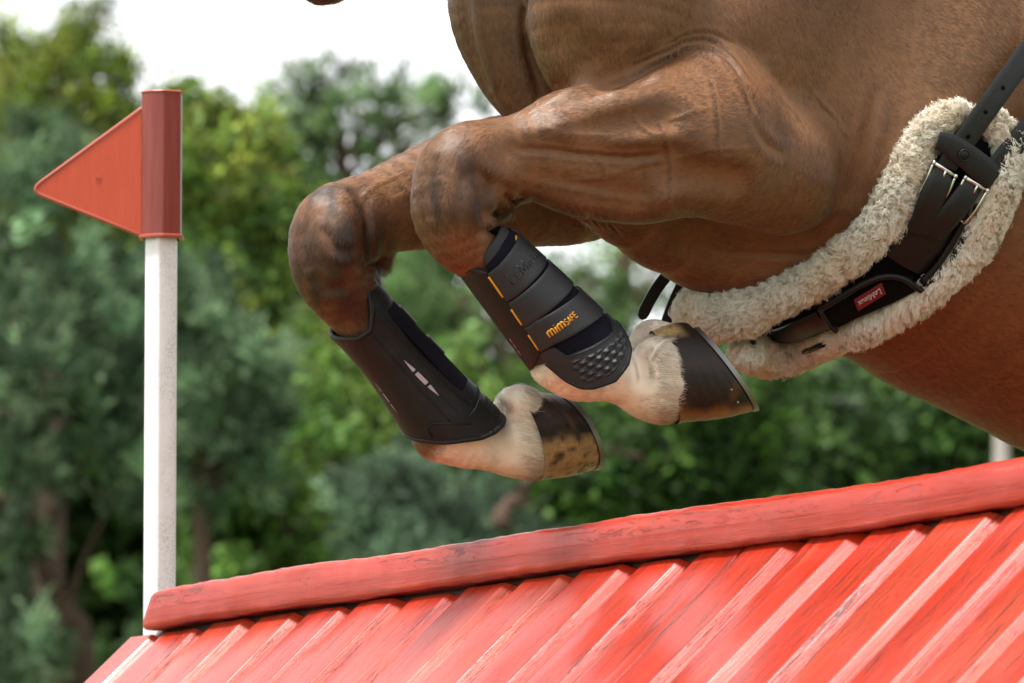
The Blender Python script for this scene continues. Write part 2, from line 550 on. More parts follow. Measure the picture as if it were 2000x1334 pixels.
joints_px = [(292, 1256), (356, 1243), (450, 1225), (543, 1208), (644, 1192), (740, 1178), (843, 1161), (950, 1143), (1063, 1123), (1175, 1107),
             (1295, 1088), (1405, 1070), (1497, 1055), (1619, 1038), (1745, 1018), (1881, 998), (2022, 978)]
us = [ridge_u(*p) for p in joints_px]
while us[-1] < RL + 0.75: us.append(us[-1] + 0.142)
LEN = 1.22
prof_u = np.array([0.0, 0.015, 0.06, 0.38, 0.680, 0.695, 0.715, 0.78, 0.85, 0.91, 0.96, 0.99, 1.0])
prof_h = np.array([-0.003, -0.0008, 0.0, 0.0001, 0.0, -0.0006, -0.0020, -0.0055, -0.0094, -0.0127, -0.0149, -0.0162, -0.0205])
TOP0 = 0.037                                         # how far below the ridge line the boards begin
def board(k, u0, u1, side):
    w = u1 - u0
    r = np.random.default_rng(100 + k)
    sd, sn = (SD, SN) if side > 0 else (-PN * math.cos(SL) - RUP * math.sin(SL), -PN * math.sin(SL) + RUP * math.cos(SL))
    gap = 0.0007
    a = u0 + gap + (w - 2 * gap) * prof_u
    t = np.concatenate([[0.0, 0.004], np.linspace(0.02, LEN, 30)]) if side > 0 else np.linspace(0, LEN, 4)
    st = TOP0 + r.uniform(-0.004, 0.004)
    lift = r.uniform(-0.0018, 0.0018)
    flat = k == 11                                   # the one flush butt joint
    G = np.zeros((len(t), len(a), 3)); gr = np.zeros((len(t), len(a), 3))
    for i, tt in enumerate(t):
        wob = 0.0012 * np.sin(tt * 5 + k * 1.7) + 0.0008 * np.sin(tt * 13 + k)
        hh = prof_h.copy() * r.uniform(0.97, 1.03)
        if flat: hh = np.where(prof_u > 0.97, -0.012, 0.0)
        hh = hh + lift + (-0.004 if i == 0 else 0) + 0.0007 * np.sin(prof_u * 9 + tt * 6 + k)
        P = RA[None] + RU * (a + wob)[:, None] + sd * (tt + st) + sn * hh[:, None]
        G[i] = P
        gr[i] = np.stack([np.full(len(a), tt), a - u0, np.full(len(a), k * 0.37)], -1)
    m = MB(); m.grid(G)
    bk = G - sn * 0.03
    m.grid(bk[:, ::-1]); 
    m.grid(np.stack([G[0], bk[0]])); m.grid(np.stack([bk[-1], G[-1]]))
    m.grid(np.stack([bk[:, 0], G[:, 0]], 1)); m.grid(np.stack([G[:, -1], bk[:, -1]], 1))
    me = m.mesh()
    n_ = len(t) * len(a)
    gg = np.zeros((len(me.vertices), 3)); gg[:n_] = gr.reshape(-1, 3); gg[n_:2 * n_] = gr[:, ::-1].reshape(-1, 3)
    set_grain(me, gg)
    me.set_sharp_from_angle(angle=math.radians(9))
    return obj('plank', me, PAINT, jump)
for k in range(len(us) - 1): board(k, us[k], us[k + 1], 1)
for k in range(len(us) - 1): board(40 + k, us[k], us[k + 1], -1)

# ridge log: a worn half-round rail along the top
def beam():
    n = 220; m_ = 40
    uu = np.concatenate([[0, 0.0015, 0.006, 0.014], np.linspace(0.025, RL + 0.7, n)])
    ang = np.linspace(0, 2 * math.pi, m_, endpoint=False)
    G = np.zeros((len(uu), m_, 3)); gr = np.zeros((len(uu), m_, 3))
    for i, u in enumerate(uu):
        sc = 1.0
        if i < 4: sc = [0.86, 0.93, 0.975, 0.995][i]
        ca, sa = np.cos(ang), np.sin(ang)
        e = 0.24
        w = 0.034 * np.sign(ca) * np.abs(ca) ** e       # across, towards the camera
        h = 0.0280 * np.sign(sa) * np.abs(sa) ** e
        top = np.clip(sa, 0, 1)
        # the front edge falls back towards the top, like a sawn half log
        w = w * (1 - 0.10 * top ** 2) - 0.003 * top
        sag = 0.0025 * math.sin(u * 2.1 + 0.5) + 0.0015 * math.sin(u * 6.3)
        P = RA + RU * (u + 0.070) + PN * (w * sc + 0.012)[:, None] + RUP * (h * sc + 0.003 + sag)[:, None]
        # left end is cut back at a slant towards the top
        if u < 0.10:
            k = (h / 0.0275 + 1) / 2
            P = P + RU * (np.clip(k - 0.12, 0, 1) ** 1.6 * 0.040 * max(0, 1 - u / 0.10))[:, None]
        d = 0.0011 * vnoise(P * np.array([1, 1, 1]), 60, 5) + 0.0016 * vnoise(np.stack([np.full(m_, u * 9), w * 90, h * 90], -1), 1.0, 6)
        d += -0.004 * np.clip(vnoise(np.stack([np.full(m_, u * 5), w * 30, h * 30], -1), 1.0, 9) - 0.35, 0, 1) * top
        out = unit(PN * np.cos(ang)[:, None] + RUP * np.sin(ang)[:, None])
        G[i] = P + out * d[:, None]
        gr[i] = np.stack([np.full(m_, u), ang * 0.035, np.full(m_, 7.7)], -1)
    m = MB(); m.grid(G, close_v=True)
    for row in (0, len(uu) - 1):
        c = G[row].mean(0); kk = m.n
        m.add([c], None, [[0, row * m_ + j - kk, row * m_ + (j + 1) % m_ - kk] for j in range(m_)])
    me = m.mesh()
    gg = np.zeros((len(me.vertices), 3)); gg[:len(uu) * m_] = gr.reshape(-1, 3)
    gg[len(uu) * m_:] = (0, 0.05, 7.7)
    set_grain(me, gg)
    bm = bmesh.new(); bm.from_mesh(me); bmesh.ops.recalc_face_normals(bm, faces=bm.faces); bm.to_mesh(me); bm.free()
    return obj('ridge_log', me, PAINT_BEAM, jump)
beam()
# solid dark carcass under the boards, so that the gaps are dark and the jump is closed
cm = simple_mat('jump_frame_wood', (0.10, 0.04, 0.03), 0.8)
m = MB()
a0, a1 = 0.06, us[-1] - 0.02
fr = [RA + RU * u + SD * 0.03 - SN * 0.034 for u in (a0, a1)]
def carc(u):
    b = RA + RU * u
    top = b - RUP * 0.012
    f = b + SD * (TOP0 + LEN - 0.05) - SN * 0.034; k = f - PN * 2 * (f - b).dot(PN)
    g1 = f.copy(); g1[2] = 0.0; g2 = k.copy(); g2[2] = 0.0
    return [top, f, g1, g2, k]
m.add(carc(a0) + carc(a1), [[0, 1, 6, 5], [1, 2, 7, 6], [2, 3, 8, 7], [3, 4, 9, 8], [4, 0, 5, 9]],
      [[0, 2, 1], [0, 3, 2], [0, 4, 3], [5, 6, 7], [5, 7, 8], [5, 8, 9]])
m.build('frame', cm, jump, smooth=False)

# ------------------------------------------------------------------ flag post at the far end
FY = 10.47
fp = empty('marker_flag', tuple(at(np.array(311.), np.array(1300.), FY) * np.array([1, 1, 0])))
tag(fp, 'red triangular plastic flag on a weathered white post behind the jump end', 'flag')
wp = NT('white_post_plastic')
v = wp.coords('Object')
dirt = wp.noise(wp.coords('Object', (1, 1, 0.45)), 24, 6, 0.7)
fine = wp.noise(v, 420, 3, 0.7)
side = wp.noise(v, 5, 2)
dm = wp.math('MULTIPLY', wp.ramp(dirt, [(0.42, 0.0), (0.62, 1.0)]), wp.ramp(fine, [(0.46, 0.0), (0.58, 1.0)]))
wp.color(wp.mix(wp.math('MULTIPLY', dm, 0.5), wp.mix(side, (0.86, 0.86, 0.88), (0.80, 0.78, 0.79)), (0.22, 0.17, 0.07)))
wp.P(Roughness=0.42)
pc = at(np.array(311.), np.array(1200.), FY)
def octa(r, ang0=0.0, n=8, flat=1.0):
    a = ang0 + np.arange(n) * 2 * math.pi / n
    return np.stack([np.cos(a) * r, np.sin(a) * r * flat, 0 * a], -1)
def rounded(poly, rad, seg=4):
    out = []
    n = len(poly)
    for i in range(n):
        p0, p1, p2 = poly[i - 1], poly[i], poly[(i + 1) % n]
        a = p1 + unit(p0 - p1) * rad; b = p1 + unit(p2 - p1) * rad
        for t in np.linspace(0, 1, seg):
            out.append((1 - t) ** 2 * a + 2 * t * (1 - t) * p1 + t * t * b)
    return np.array(out)
PR = float(m_px(31, FY))
sec = rounded(np.array([[-1, -0.25, 0], [-0.12, -1.0, 0], [1, -0.35, 0], [1, 0.7, 0], [0, 1.0, 0], [-1, 0.7, 0]], float) * PR, PR * 0.18)
ztop = at(np.array(311.), np.array(200.), FY)[2]
zs = np.linspace(0.0, ztop, 12)
m = MB(); m.grid(np.array([sec + np.array([pc[0], pc[1], z]) for z in zs]), close_v=True)
m.build('post', wp.m, fp, autosharp=35)
fl = NT('flag_plastic')
v = fl.coords('Object')
sc_ = fl.noise(fl.coords('Object', (1, 1, 0.12)), 160, 4, 0.7)
fl.color(fl.mix(fl.ramp(sc_, [(0.35, 0.0), (0.7, 1.0)]), (0.43, 0.048, 0.011), (0.48, 0.062, 0.018)))
fl.P(Roughness=0.45); fl.normal(fl.bump(fl.noise(v, 500, 3), 0.1, 0.001))
fs = NT('sleeve_plastic')
v2 = fs.coords('Object', (1, 1, 0.06))
s2 = fs.noise(v2, 120, 4, 0.65)
fs.color(fs.mix(fs.ramp(s2, [(0.3, 0.0), (0.7, 1.0)]), (0.17, 0.022, 0.013), (0.23, 0.042, 0.028)))
fs.P(Roughness=0.4)
SR = float(m_px(39, FY))
sec2 = rounded(np.array([[-1, -0.45, 0], [-0.42, -0.86, 0], [0.12, -0.98, 0], [1, -0.62, 0], [1, 0.75, 0], [0.1, 1.0, 0], [-1, 0.75, 0]], float) * SR, SR * 0.10)
z0 = at(np.array(311.), np.array(464.), FY)[2]; z1 = at(np.array(311.), np.array(181.), FY)[2]
sl_ = MB()
zz = np.linspace(z0, z1, 10)
sl_.grid(np.array([sec2 + np.array([pc[0], pc[1], z]) for z in zz]), close_v=True)
kk = sl_.n; nS = len(sec2)
inn = sec2 * 0.86
for z in (z1,):
    sl_.grid(np.array([sec2 + np.array([pc[0], pc[1], z]), sec2 * 0.95 + np.array([pc[0], pc[1], z + 0.0012]), inn + np.array([pc[0], pc[1], z]), inn + np.array([pc[0], pc[1], z - 0.03])]), close_v=True)
c = np.array([pc[0], pc[1], z1 - 0.03]); kk = sl_.n
sl_.add(np.vstack([[c], inn + c]), None, [[0, 1 + j, 1 + (j + 1) % nS] for j in range(nS)])
sleeve = sl_.build('flag_sleeve', fs.m, fp, autosharp=30)
lipm = simple_mat('flag_rim_plastic', (0.36, 0.070, 0.040), 0.4)
for zc_, hgt, ex in ((z0, 0.0030, 1.10), (z1 - 0.001, 0.0016, 1.03)):
    lip = MB()
    prof = [(1.0, hgt), (ex, hgt * 0.6), (ex + 0.015, 0), (ex, -hgt * 0.6), (0.9, -hgt)]
    lip.grid(np.array([sec2 * a + np.array([pc[0], pc[1], zc_ + b]) for a, b in prof]), close_v=True)
    lip.build('rim', lipm, sleeve, autosharp=40)
# the triangular blade
tri = np.array([(276, 212), (58, 372), (276, 460)], float)
def blade_poly(pts, rads):
    P3 = at(pts[:, 0], pts[:, 1], FY - 0.004)
    out = []
    n = len(P3)
    for i in range(n):
        p0, p1, p2 = P3[i - 1], P3[i], P3[(i + 1) % n]
        a = p1 + unit(p0 - p1) * rads[i]; b = p1 + unit(p2 - p1) * rads[i]
        for t in np.linspace(0, 1, 8): out.append((1 - t) ** 2 * a + 2 * t * (1 - t) * p1 + t * t * b)
    return np.array(out)
bp = blade_poly(tri, [0.001, 0.020, 0.001])
cen = bp.mean(0)
th = np.array([0, 0.0014, 0])
m = MB(); nb_ = len(bp)
m.add(np.vstack([bp - th, [cen - th]]), None, [[i, (i + 1) % nb_, nb_] for i in range(nb_)])
m.add(np.vstack([bp + th, [cen + th]]), None, [[(i + 1) % nb_, i, nb_] for i in range(nb_)])
blade = m.build('flag_blade', fl.m, fp, smooth=False)
m = MB(); rim = np.vstack([bp, bp[:1]])
keep = crom(bp[2:-2], 1)
m.tube(keep, 0.0030, 8)
m.build('rim', lipm, blade)
m = MB()
S_ = at(np.array(192.), np.array(349.), FY - 0.0062); a_ = np.linspace(0, 2 * math.pi, 21)
m.tube(S_ + 0.0038 * np.stack([np.cos(a_), 0 * a_, np.sin(a_)], -1), 0.0003, 6, False)
m.tube([S_ + np.array([0.003, 0, 0.003]), S_ + np.array([-0.002, 0, -0.001])], 0.0004, 5)
m.build('moulding_mark', simple_mat('flag_mark', (0.42, 0.055, 0.022), 0.4), blade)

# ------------------------------------------------------------------ trees behind
def leaf_mat(name, trans=0.45):
    n = NT(name)
    a = n.attr('Col')
    n.color(a.outputs['Color']); n.P(Roughness=0.55)
    n.bsdf.inputs['Specular IOR Level'].default_value = 0.3
    tr = n.new('ShaderNodeBsdfTranslucent'); n.link(a.outputs['Color'], tr.inputs[0])
    mx = n.new('ShaderNodeMixShader'); mx.inputs[0].default_value = trans
    n.link(n.bsdf.outputs[0], mx.inputs[1]); n.link(tr.outputs[0], mx.inputs[2])
    n.link(mx.outputs[0], n.out.inputs[0])
    return n.m
LEAF = leaf_mat('foliage')
bk = NT('bark'); v = bk.coords('Object', (1, 1, 0.3))
bk.color(bk.mix(bk.noise(v, 14, 5), (0.035, 0.020, 0.013), (0.10, 0.055, 0.035))); bk.P(Roughness=0.9)
bk.normal(bk.bump(bk.noise(v, 30, 4), 0.8, 0.02))
BARK = bk.m
pb = NT('pale_bark'); pb.color(pb.mix(pb.noise(pb.coords('Object'), 9, 4), (0.30, 0.25, 0.23), (0.48, 0.42, 0.40))); pb.P(Roughness=0.9)
PALE = pb.m

def foliage(blobs, kind, cols, r):
    """blobs: (centre xyz, radius m, n clumps); returns verts, tris, colours"""
    Vs, Cs = [], []
    for c, R, n in blobs:
        d = unit(r.normal(size=(n, 3)))
        ctr = c + d * (R * r.uniform(0.35, 1.0, n) ** 0.6)[:, None] * np.array([1, 1, 0.8])
        for cc, dd in zip(ctr, d):
            tone = r.normal(-0.05, 0.5)
            base = cols[r.integers(len(cols))]
            if kind == 'pine':
                m_ = 46; L = 0.105
                out = unit(dd * 0.8 + np.array([0, 0, 0.55]) + r.normal(size=3) * 0.3)
                dr = unit(out + r.normal(size=(m_, 3)) * 0.62)
                org = cc + r.normal(size=(m_, 3)) * 0.035 + out * r.uniform(-0.07, 0.07, m_)[:, None]
                ln = L * r.uniform(0.6, 1.2, m_); wd = 0.011
            elif kind == 'leaf':
                m_ = 30
                dr = unit(r.normal(size=(m_, 3)) + np.array([0, 0, -0.2]))
                org = cc + r.normal(size=(m_, 3)) * 0.060
                ln = 0.070 * r.uniform(0.6, 1.3, m_); wd = 0.024
            else:                                   # feathery upright sprays
                m_ = 44
                out = unit(dd + np.array([0, 0, 0.5]))
                dr = unit(out + r.normal(size=(m_, 3)) * 0.5)
                org = cc + r.normal(size=(m_, 3)) * 0.055
                ln = 0.085 * r.uniform(0.6, 1.2, m_); wd = 0.014
            sd_ = unit(np.cross(dr, r.normal(size=(m_, 3)))) * wd * r.uniform(0.7, 1.3, m_)[:, None]
            a = org; b = org + dr * ln[:, None]; mid = org + dr * (ln * 0.5)[:, None]
            Vs.append(np.stack([a, mid + sd_, b, mid - sd_], 1).reshape(-1, 3))
            cl = np.clip(base * 1.35 * np.exp(tone + r.normal(0, 0.18, m_))[:, None], 0.005, 0.9)
            Cs.append(np.repeat(cl, 4, 0))
    V_ = np.concatenate(Vs); C_ = np.concatenate(Cs)
    q = np.arange(len(V_)).reshape(-1, 4)
    return V_, q, C_

def tree(name, label, base_px, Y, trunk, blobs, kind, cols, seed, limbs=(), bark=None, tr=0.08, group=None, dens=1.0):
    """trunk: list of px points from the bottom up (the first is put on the ground), blobs: (px, py, dY, r px, clumps)"""
    r = np.random.default_rng(seed)
    s = FPX / Y
    tp = [at(np.array(float(a)), np.array(float(b)), Y) for a, b in trunk]
    g = tp[0].copy(); g[2] = 0.0
    root = empty(name, tuple(g))
    tag(root, label, 'tree', group)
    m = MB()
    path = crom([g] + tp, 5)
    m.tube(path, np.linspace(tr * 1.25, tr * 0.35, len(path)) * (1 + 0.08 * r.normal(size=len(path))), 9)
    tk = m.build('trunk', bark or BARK, root)
    lm = MB()
    for L in limbs:
        pts = np.array([at(np.array(float(a)), np.array(float(b)), Y + dy) for a, b, dy in L[1]])
        path = crom(pts, 5) if len(pts) > 2 else pts
        path = path + 0.02 * r.normal(size=path.shape)
        lm.tube(path, np.linspace(L[0], L[0] * 0.35, len(path)), 7)
    bl = []
    for px, py, dy, rp, n in blobs:
        c = at(np.array(float(px)), np.array(float(py)), Y + dy)
        bl.append((c, rp * Y / FPX, max(2, int(n * dens))))
        # a thin branch from the trunk to the clump
        i = np.argmin(np.linalg.norm(np.array(tp) - c + np.array([0, 0, 0.4]), axis=1))
        pth = crom([tp[i], (tp[i] + c) / 2 + r.normal(size=3) * 0.06, c], 4)
        lm.tube(pth, np.linspace(0.022, 0.008, len(pth)), 5, False)
    lm.build('limbs', bark or BARK, root, fixn=False)
    V_, q, C_ = foliage(bl, kind, [np.array(c) for c in cols], r)
    me = mesh_np(V_, q, False)
    set_col(me, C_)
    cr = obj('crown', me, LEAF, root)
    cr['kind'] = 'stuff'
    return root

def scatter(x0, x1, y0, y1, dy, r0, r1, n, cl, seed):
    r = np.random.default_rng(seed)
    return [(r.uniform(x0, x1), r.uniform(y0, y1), r.uniform(-dy, dy), r.uniform(r0, r1), cl) for _ in range(n)]

BLUE = [(0.085, 0.135, 0.072), (0.125, 0.180, 0.100), (0.050, 0.090, 0.045)]
YEL = [(0.145, 0.190, 0.030), (0.110, 0.165, 0.030), (0.170, 0.195, 0.038)]
MID = [(0.075, 0.145, 0.028), (0.115, 0.180, 0.034), (0.060, 0.115, 0.026)]
DRK = [(0.030, 0.062, 0.017), (0.044, 0.084, 0.022), (0.060, 0.110, 0.026)]
PIN = [(0.085, 0.150, 0.050), (0.105, 0.165, 0.060), (0.070, 0.115, 0.044)]

tree('broadleaf_tree', 'tall yellow-green feathery tree at the left edge behind the flag', 0, 44, [(95, 1100), (100, 700), (110, 400), (120, 200)],
     [(0, 250, 0, 120, 30), (60, 160, .2, 90, 26), (140, 170, 0, 90, 26), (40, 330, -.2, 130, 30), (160, 300, 0, 130, 34), (250, 260, .1, 90, 24),
      (20, 110, .2, 50, 7), (110, 110, 0, 50, 8), (150, 75, 0, 34, 5), (182, 35, 0, 24, 3), (0, 60, .1, 40, 4), (205, 130, .1, 50, 8), (250, 170, 0, 36, 4), (230, 400, 0, 120, 28), (300, 215, 0, 40, 6), (120, 420, .3, 140, 30), (-60, 420, .3, 160, 30)],
     'spray', YEL, 11, tr=0.10, limbs=[(0.03, [(110, 200, 0), (150, 110, 0), (190, 30, 0)]), (0.025, [(30, 220, 0), (10, 120, 0), (-10, 40, 0)])])
tree('pine_tree', 'blue-green pine with layered needle clumps left of the white post', 0, 38, [(165, 1334), (130, 1200), (75, 1080), (40, 950), (30, 700), (60, 450)],
     [(60, 300, 0, 95, 16), (20, 420, -.2, 95, 16), (160, 350, 0, 75, 12), (100, 520, -.3, 100, 18), (220, 560, -.2, 85, 14), (30, 620, -.3, 90, 14), (170, 650, -.4, 95, 16), (240, 760, -.3, 85, 13),
      (90, 740, -.5, 100, 16), (10, 800, -.3, 80, 12), (200, 850, -.4, 80, 12), (30, 930, -.4, 80, 10), (230, 960, -.3, 60, 8), (90, 890, -.2, 70, 9), (10, 1060, -.1, 60, 8), (60, 1270, -.4, 80, 12), (0, 1200, 0, 60, 8), (40, 1320, -.3, 80, 12), (230, 680, -.4, 50, 6)],
     'pine', BLUE, 12, tr=0.06, limbs=[(0.035, [(20, 990, 0), (60, 940, -.1), (110, 915, -.1), (140, 945, -.2), (210, 975, -.2)]), (0.03, [(-20, 830, 0), (30, 800, 0), (60, 840, -.1)]), (0.03, [(-30, 960, 0), (20, 975, 0), (50, 1000, 0)])])
tree('broadleaf_tree', 'lime-green leafy tree right of the white post, below the sky gap', 0, 41, [(440, 1300), (430, 900), (430, 500), (430, 330)],
     [(400, 260, 0, 70, 20), (460, 290, 0, 75, 22), (520, 300, .1, 60, 14), (350, 240, 0, 55, 14), (380, 340, -.2, 100, 30), (470, 390, -.2, 100, 32), (540, 420, 0, 80, 20), (360, 450, 0, 100, 26), (450, 500, -.2, 110, 34), (540, 540, 0, 100, 26),
      (480, 610, -.2, 110, 34), (580, 640, -.1, 100, 26), (620, 730, -.2, 100, 26), (560, 800, 0, 110, 26), (500, 230, .2, 36, 5), (410, 205, 0, 30, 4), (370, 190, 0, 26, 4), (600, 640, -.4, 60, 16), (640, 700, -.4, 60, 14)],
     'leaf', YEL + MID, 13, tr=0.07)
tree('pine_tree', 'blue-green pine standing right beside the white post', 0, 37, [(400, 1334), (395, 1000), (400, 700), (410, 560)],
     [(400, 560, 0, 70, 12), (370, 640, 0, 75, 12), (430, 660, 0, 70, 12), (400, 750, -.1, 85, 14), (480, 740, 0, 70, 10), (370, 840, 0, 80, 12), (440, 850, -.1, 80, 12), (500, 690, -.1, 60, 9), (520, 820, 0, 60, 8), (380, 930, 0, 80, 12), (470, 920, 0, 70, 10)],
     'pine', BLUE, 14, tr=0.05)
tree('pine_tree', 'open-crowned pine against the white sky above the forelegs', 0, 50, [(690, 1000), (685, 600), (680, 400), (672, 310), (660, 240)],
     [(590, 160, 0, 34, 5), (570, 175, 0, 26, 4), (616, 128, 0, 16, 2), (640, 190, 0, 36, 6), (670, 170, 0, 40, 6), (600, 215, 0, 36, 6), (690, 210, .1, 45, 8), (730, 215, 0, 45, 8), (640, 240, -.1, 40, 7), (590, 260, 0, 40, 6), (760, 190, 0, 36, 5), (800, 205, 0, 36, 5),
      (825, 180, 0, 22, 2), (700, 250, 0, 38, 6), (760, 240, 0, 32, 4), (560, 300, 0, 50, 8), (600, 320, 0, 44, 7), (540, 340, .1, 50, 8), (610, 290, .2, 40, 6), (740, 290, 0, 24, 2), (860, 240, .3, 24, 2), (880, 215, .2, 26, 3), (905, 250, .3, 30, 3), (845, 205, .2, 30, 3), (920, 200, .4, 22, 2), (800, 270, .2, 30, 3), (850, 290, .3, 26, 2), (780, 165, .1, 20, 1), (700, 150, .1, 22, 2), (895, 180, .4, 20, 1), (540, 190, .2, 20, 1), (640, 345, .2, 36, 4), (830, 250, 0, 24, 2), (570, 230, 0, 28, 3), (520, 240, 0, 30, 3), (590, 380, 0, 50, 7), (720, 330, 0, 18, 1)],
     'pine', [(0.095, 0.16, 0.055), (0.13, 0.19, 0.075), (0.07, 0.12, 0.045)], 15, tr=0.055, dens=0.6, limbs=[(0.03, [(680, 330, 0), (650, 270, 0), (620, 235, 0), (560, 225, 0)]), (0.03, [(684, 340, 0), (730, 300, 0), (760, 270, 0), (830, 220, 0)]), (0.03, [(690, 440, 0), (620, 370, 0), (560, 350, 0), (500, 330, 0)]), (0.02, [(760, 270, 0), (800, 240, 0), (880, 210, 0)]), (0.02, [(640, 280, 0), (620, 190, 0), (612, 130, 0)])])
tree('pine_tree', 'thin bare-limbed pine seen between the forelegs and the girth', 0, 46, [(1150, 900), (1190, 700), (1215, 560), (1225, 400)],
     [(1040, 590, 0, 60, 10), (1130, 640, 0, 40, 5), (830, 560, 0, 50, 8), (800, 640, 0, 70, 12), (880, 600, .2, 40, 5), (940, 640, .1, 50, 6), (860, 690, 0, 60, 9), (1250, 610, 0, 60, 9), (1190, 600, 0, 50, 6), (1270, 540, .2, 60, 6), (1100, 560, .3, 36, 3), (760, 560, .2, 44, 5), (900, 660, .4, 40, 4), (960, 700, .3, 46, 5), (1020, 560, .4, 30, 2), (1180, 500, .2, 40, 3), (790, 520, .5, 50, 7), (850, 520, .5, 44, 5), (930, 540, .5, 40, 4), (1000, 610, .5, 50, 6), (1060, 540, .4, 40, 4), (1120, 520, .5, 36, 3), (1150, 570, .5, 40, 4), (1240, 490, .5, 44, 4), (1290, 580, .4, 44, 5), (960, 590, .5, 34, 3), (740, 600, .4, 50, 6), (1080, 660, .4, 50, 6)],
     'pine', PIN, 16, tr=0.07, limbs=[(0.03, [(1180, 720, 0), (1100, 700, 0), (1000, 690, 0), (930, 560, 0)]), (0.03, [(1200, 640, 0), (1260, 560, 0), (1290, 500, 0)]), (0.03, [(1190, 660, 0), (1130, 600, 0), (1080, 560, 0)]), (0.03, [(770, 760, 0), (740, 640, 0), (700, 560, 0)])])
tree('broadleaf_tree', 'rounded green leafy tree below the hooves, left of centre', 0, 40, [(640, 1400), (650, 1150), (650, 950)],
     scatter(400, 960, 880, 1140, .5, 60, 100, 34, 20, 5) + scatter(600, 960, 720, 900, .5, 60, 90, 14, 14, 6), 'leaf', MID + [(0.10, 0.155, 0.03)], 17, tr=0.06)
tree('pine_tree', 'grey-green young pine below the far hoof, behind the ridge log', 0, 37.5, [(900, 1400), (905, 1150), (910, 980)],
     scatter(700, 990, 930, 1120, .3, 50, 80, 17, 11, 7), 'pine', [(0.085, 0.125, 0.080), (0.070, 0.110, 0.065)], 18, tr=0.05,
     limbs=[(0.05, [(970, 1030, -.4), (1000, 985, -.4), (1030, 950, -.4), (1060, 900, -.3)])])
tree('broadleaf_tree', 'bright green leafy tree beneath the near hoof', 0, 42, [(1300, 1300), (1320, 1050), (1330, 880)],
     scatter(1020, 1520, 860, 1010, .5, 60, 90, 22, 20, 8) + scatter(1150, 1500, 730, 880, .5, 60, 90, 16, 18, 9), 'leaf', [(0.040, 0.080, 0.018), (0.060, 0.115, 0.022), (0.028, 0.058, 0.016)], 19, tr=0.06,
     limbs=[(0.025, [(1160, 880, -.5), (1230, 880, -.5), (1280, 900, -.5), (1330, 870, -.5)])])
tree('broadleaf_tree', 'dark shaded leafy tree under the horse\'s belly at right', 0, 43, [(1720, 1250), (1730, 1000), (1740, 850)],
     scatter(1480, 2080, 700, 960, .5, 60, 100, 40, 22, 10), 'leaf', DRK + [(0.045, 0.080, 0.03)], 20, tr=0.07)
tree('birch_tree', 'pale-barked trunk at the right edge above the ridge log', 0, 40, [(1956, 1300), (1957, 1000), (1957, 800), (1960, 500)],
     scatter(1850, 2150, 100, 500, .5, 70, 120, 14, 14, 21), 'leaf', MID, 22, tr=0.062, bark=PALE)
# the wood behind, dense and dark, that closes the view between the nearer trees
wood = []
rw = np.random.default_rng(31)
for i in range(330):
    px = rw.uniform(-300, 2350); py = rw.uniform(640, 1500)
    if 860 < px < 1330 and py < 720: continue
    wood.append((at(np.array(px), np.array(py), 52 + rw.uniform(-1.5, 2.5)), rw.uniform(0.35, 0.6), 21))
for i in range(90):
    px = rw.uniform(-300, 560); py = rw.uniform(330, 760)
    wood.append((at(np.array(px), np.array(py), 52 + rw.uniform(-1.5, 2.5)), rw.uniform(0.35, 0.55), 24))
for i in range(16):
    px = rw.uniform(560, 780); py = rw.uniform(520, 700)
    wood.append((at(np.array(px), np.array(py), 52), rw.uniform(0.3, 0.45), 20))
V_, q, C_ = foliage(wood, 'leaf', [np.array(c) for c in DRK], rw)
V_ = V_.reshape(-1, 4, 3); cc = V_.mean(1, keepdims=True); V_ = (cc + (V_ - cc) * 2.5).reshape(-1, 3)
me = mesh_np(V_, q, False); set_col(me, C_)
tag(obj('far_wood', me, LEAF), 'dark mass of the wood far behind the nearer trees', None, None, 'stuff')
# the same wood goes on to both sides, beyond the picture
wing = []
for i in range(520):
    x = rw.uniform(4.6, 24) * (1 if i % 2 else -1)
    top = 5.6 + 0.9 * math.sin(x * 1.1) + 0.5 * math.sin(x * 2.7 + 1)
    wing.append((np.array([x, 44 + rw.uniform(-2.5, 5), rw.uniform(0.3, 1.0) ** 0.8 * top]), rw.uniform(0.5, 0.8), 13))
V_, q, C_ = foliage(wing, 'leaf', [np.array(c) for c in MID + DRK + BLUE], rw)
V_ = V_.reshape(-1, 4, 3); cc = V_.mean(1, keepdims=True); V_ = (cc + (V_ - cc) * 3.2).reshape(-1, 3)
me = mesh_np(V_, q, False); set_col(me, C_)
tag(obj('far_wood', me, LEAF), 'edge of the wood running on to either side of the picture', None, None, 'stuff')

# ------------------------------------------------------------------ the horse
Y0 = 9.5
def depth(px, l):
    """depth of a point l metres to the horse's left of its midline; the horse heads left and towards us"""
    return Y0 + 0.575 * (px - 1150) / 1516.0 - 1.157 * l
LAT = unit([0.5, -0.866, 0.0])

H = Field()
def limb(pts, k=12, sub=3, flat=None, op='u'):
    """pts rows: px, py, lateral m, radius px"""
    p = np.asarray(pts, float)
    Y = depth(p[:, 0], p[:, 2])
    H.chain(at(p[:, 0], p[:, 1], Y), m_px(p[:, 3], Y), k / 1516.0, op, None if flat is None else (LAT, flat), sub)

# trunk, neck and head
limb([(1500, 190, 0, 300), (1620, 190, 0, 420), (1757, 215, 0, 492), (2187, 380, 0, 545), (2480, 490, 0, 530)], 40, 2, 1.18)
limb([(1330, -40, 0.0, 250), (1160, -330, 0, 215), (985, -640, 0, 150)], 60, 2, 1.3)
limb([(985, -640, 0, 140), (830, -420, 0, 125), (720, -230, 0, 80), (655, -100, 0, 66)], 50, 2, 1.25)
limb([(655, -100, 0, 66), (630, -46, 0, 56)], 20, 0, 1.1)
limb([(660, -60, 0.0, 48), (652, -36, 0, 40)], 10, 0)
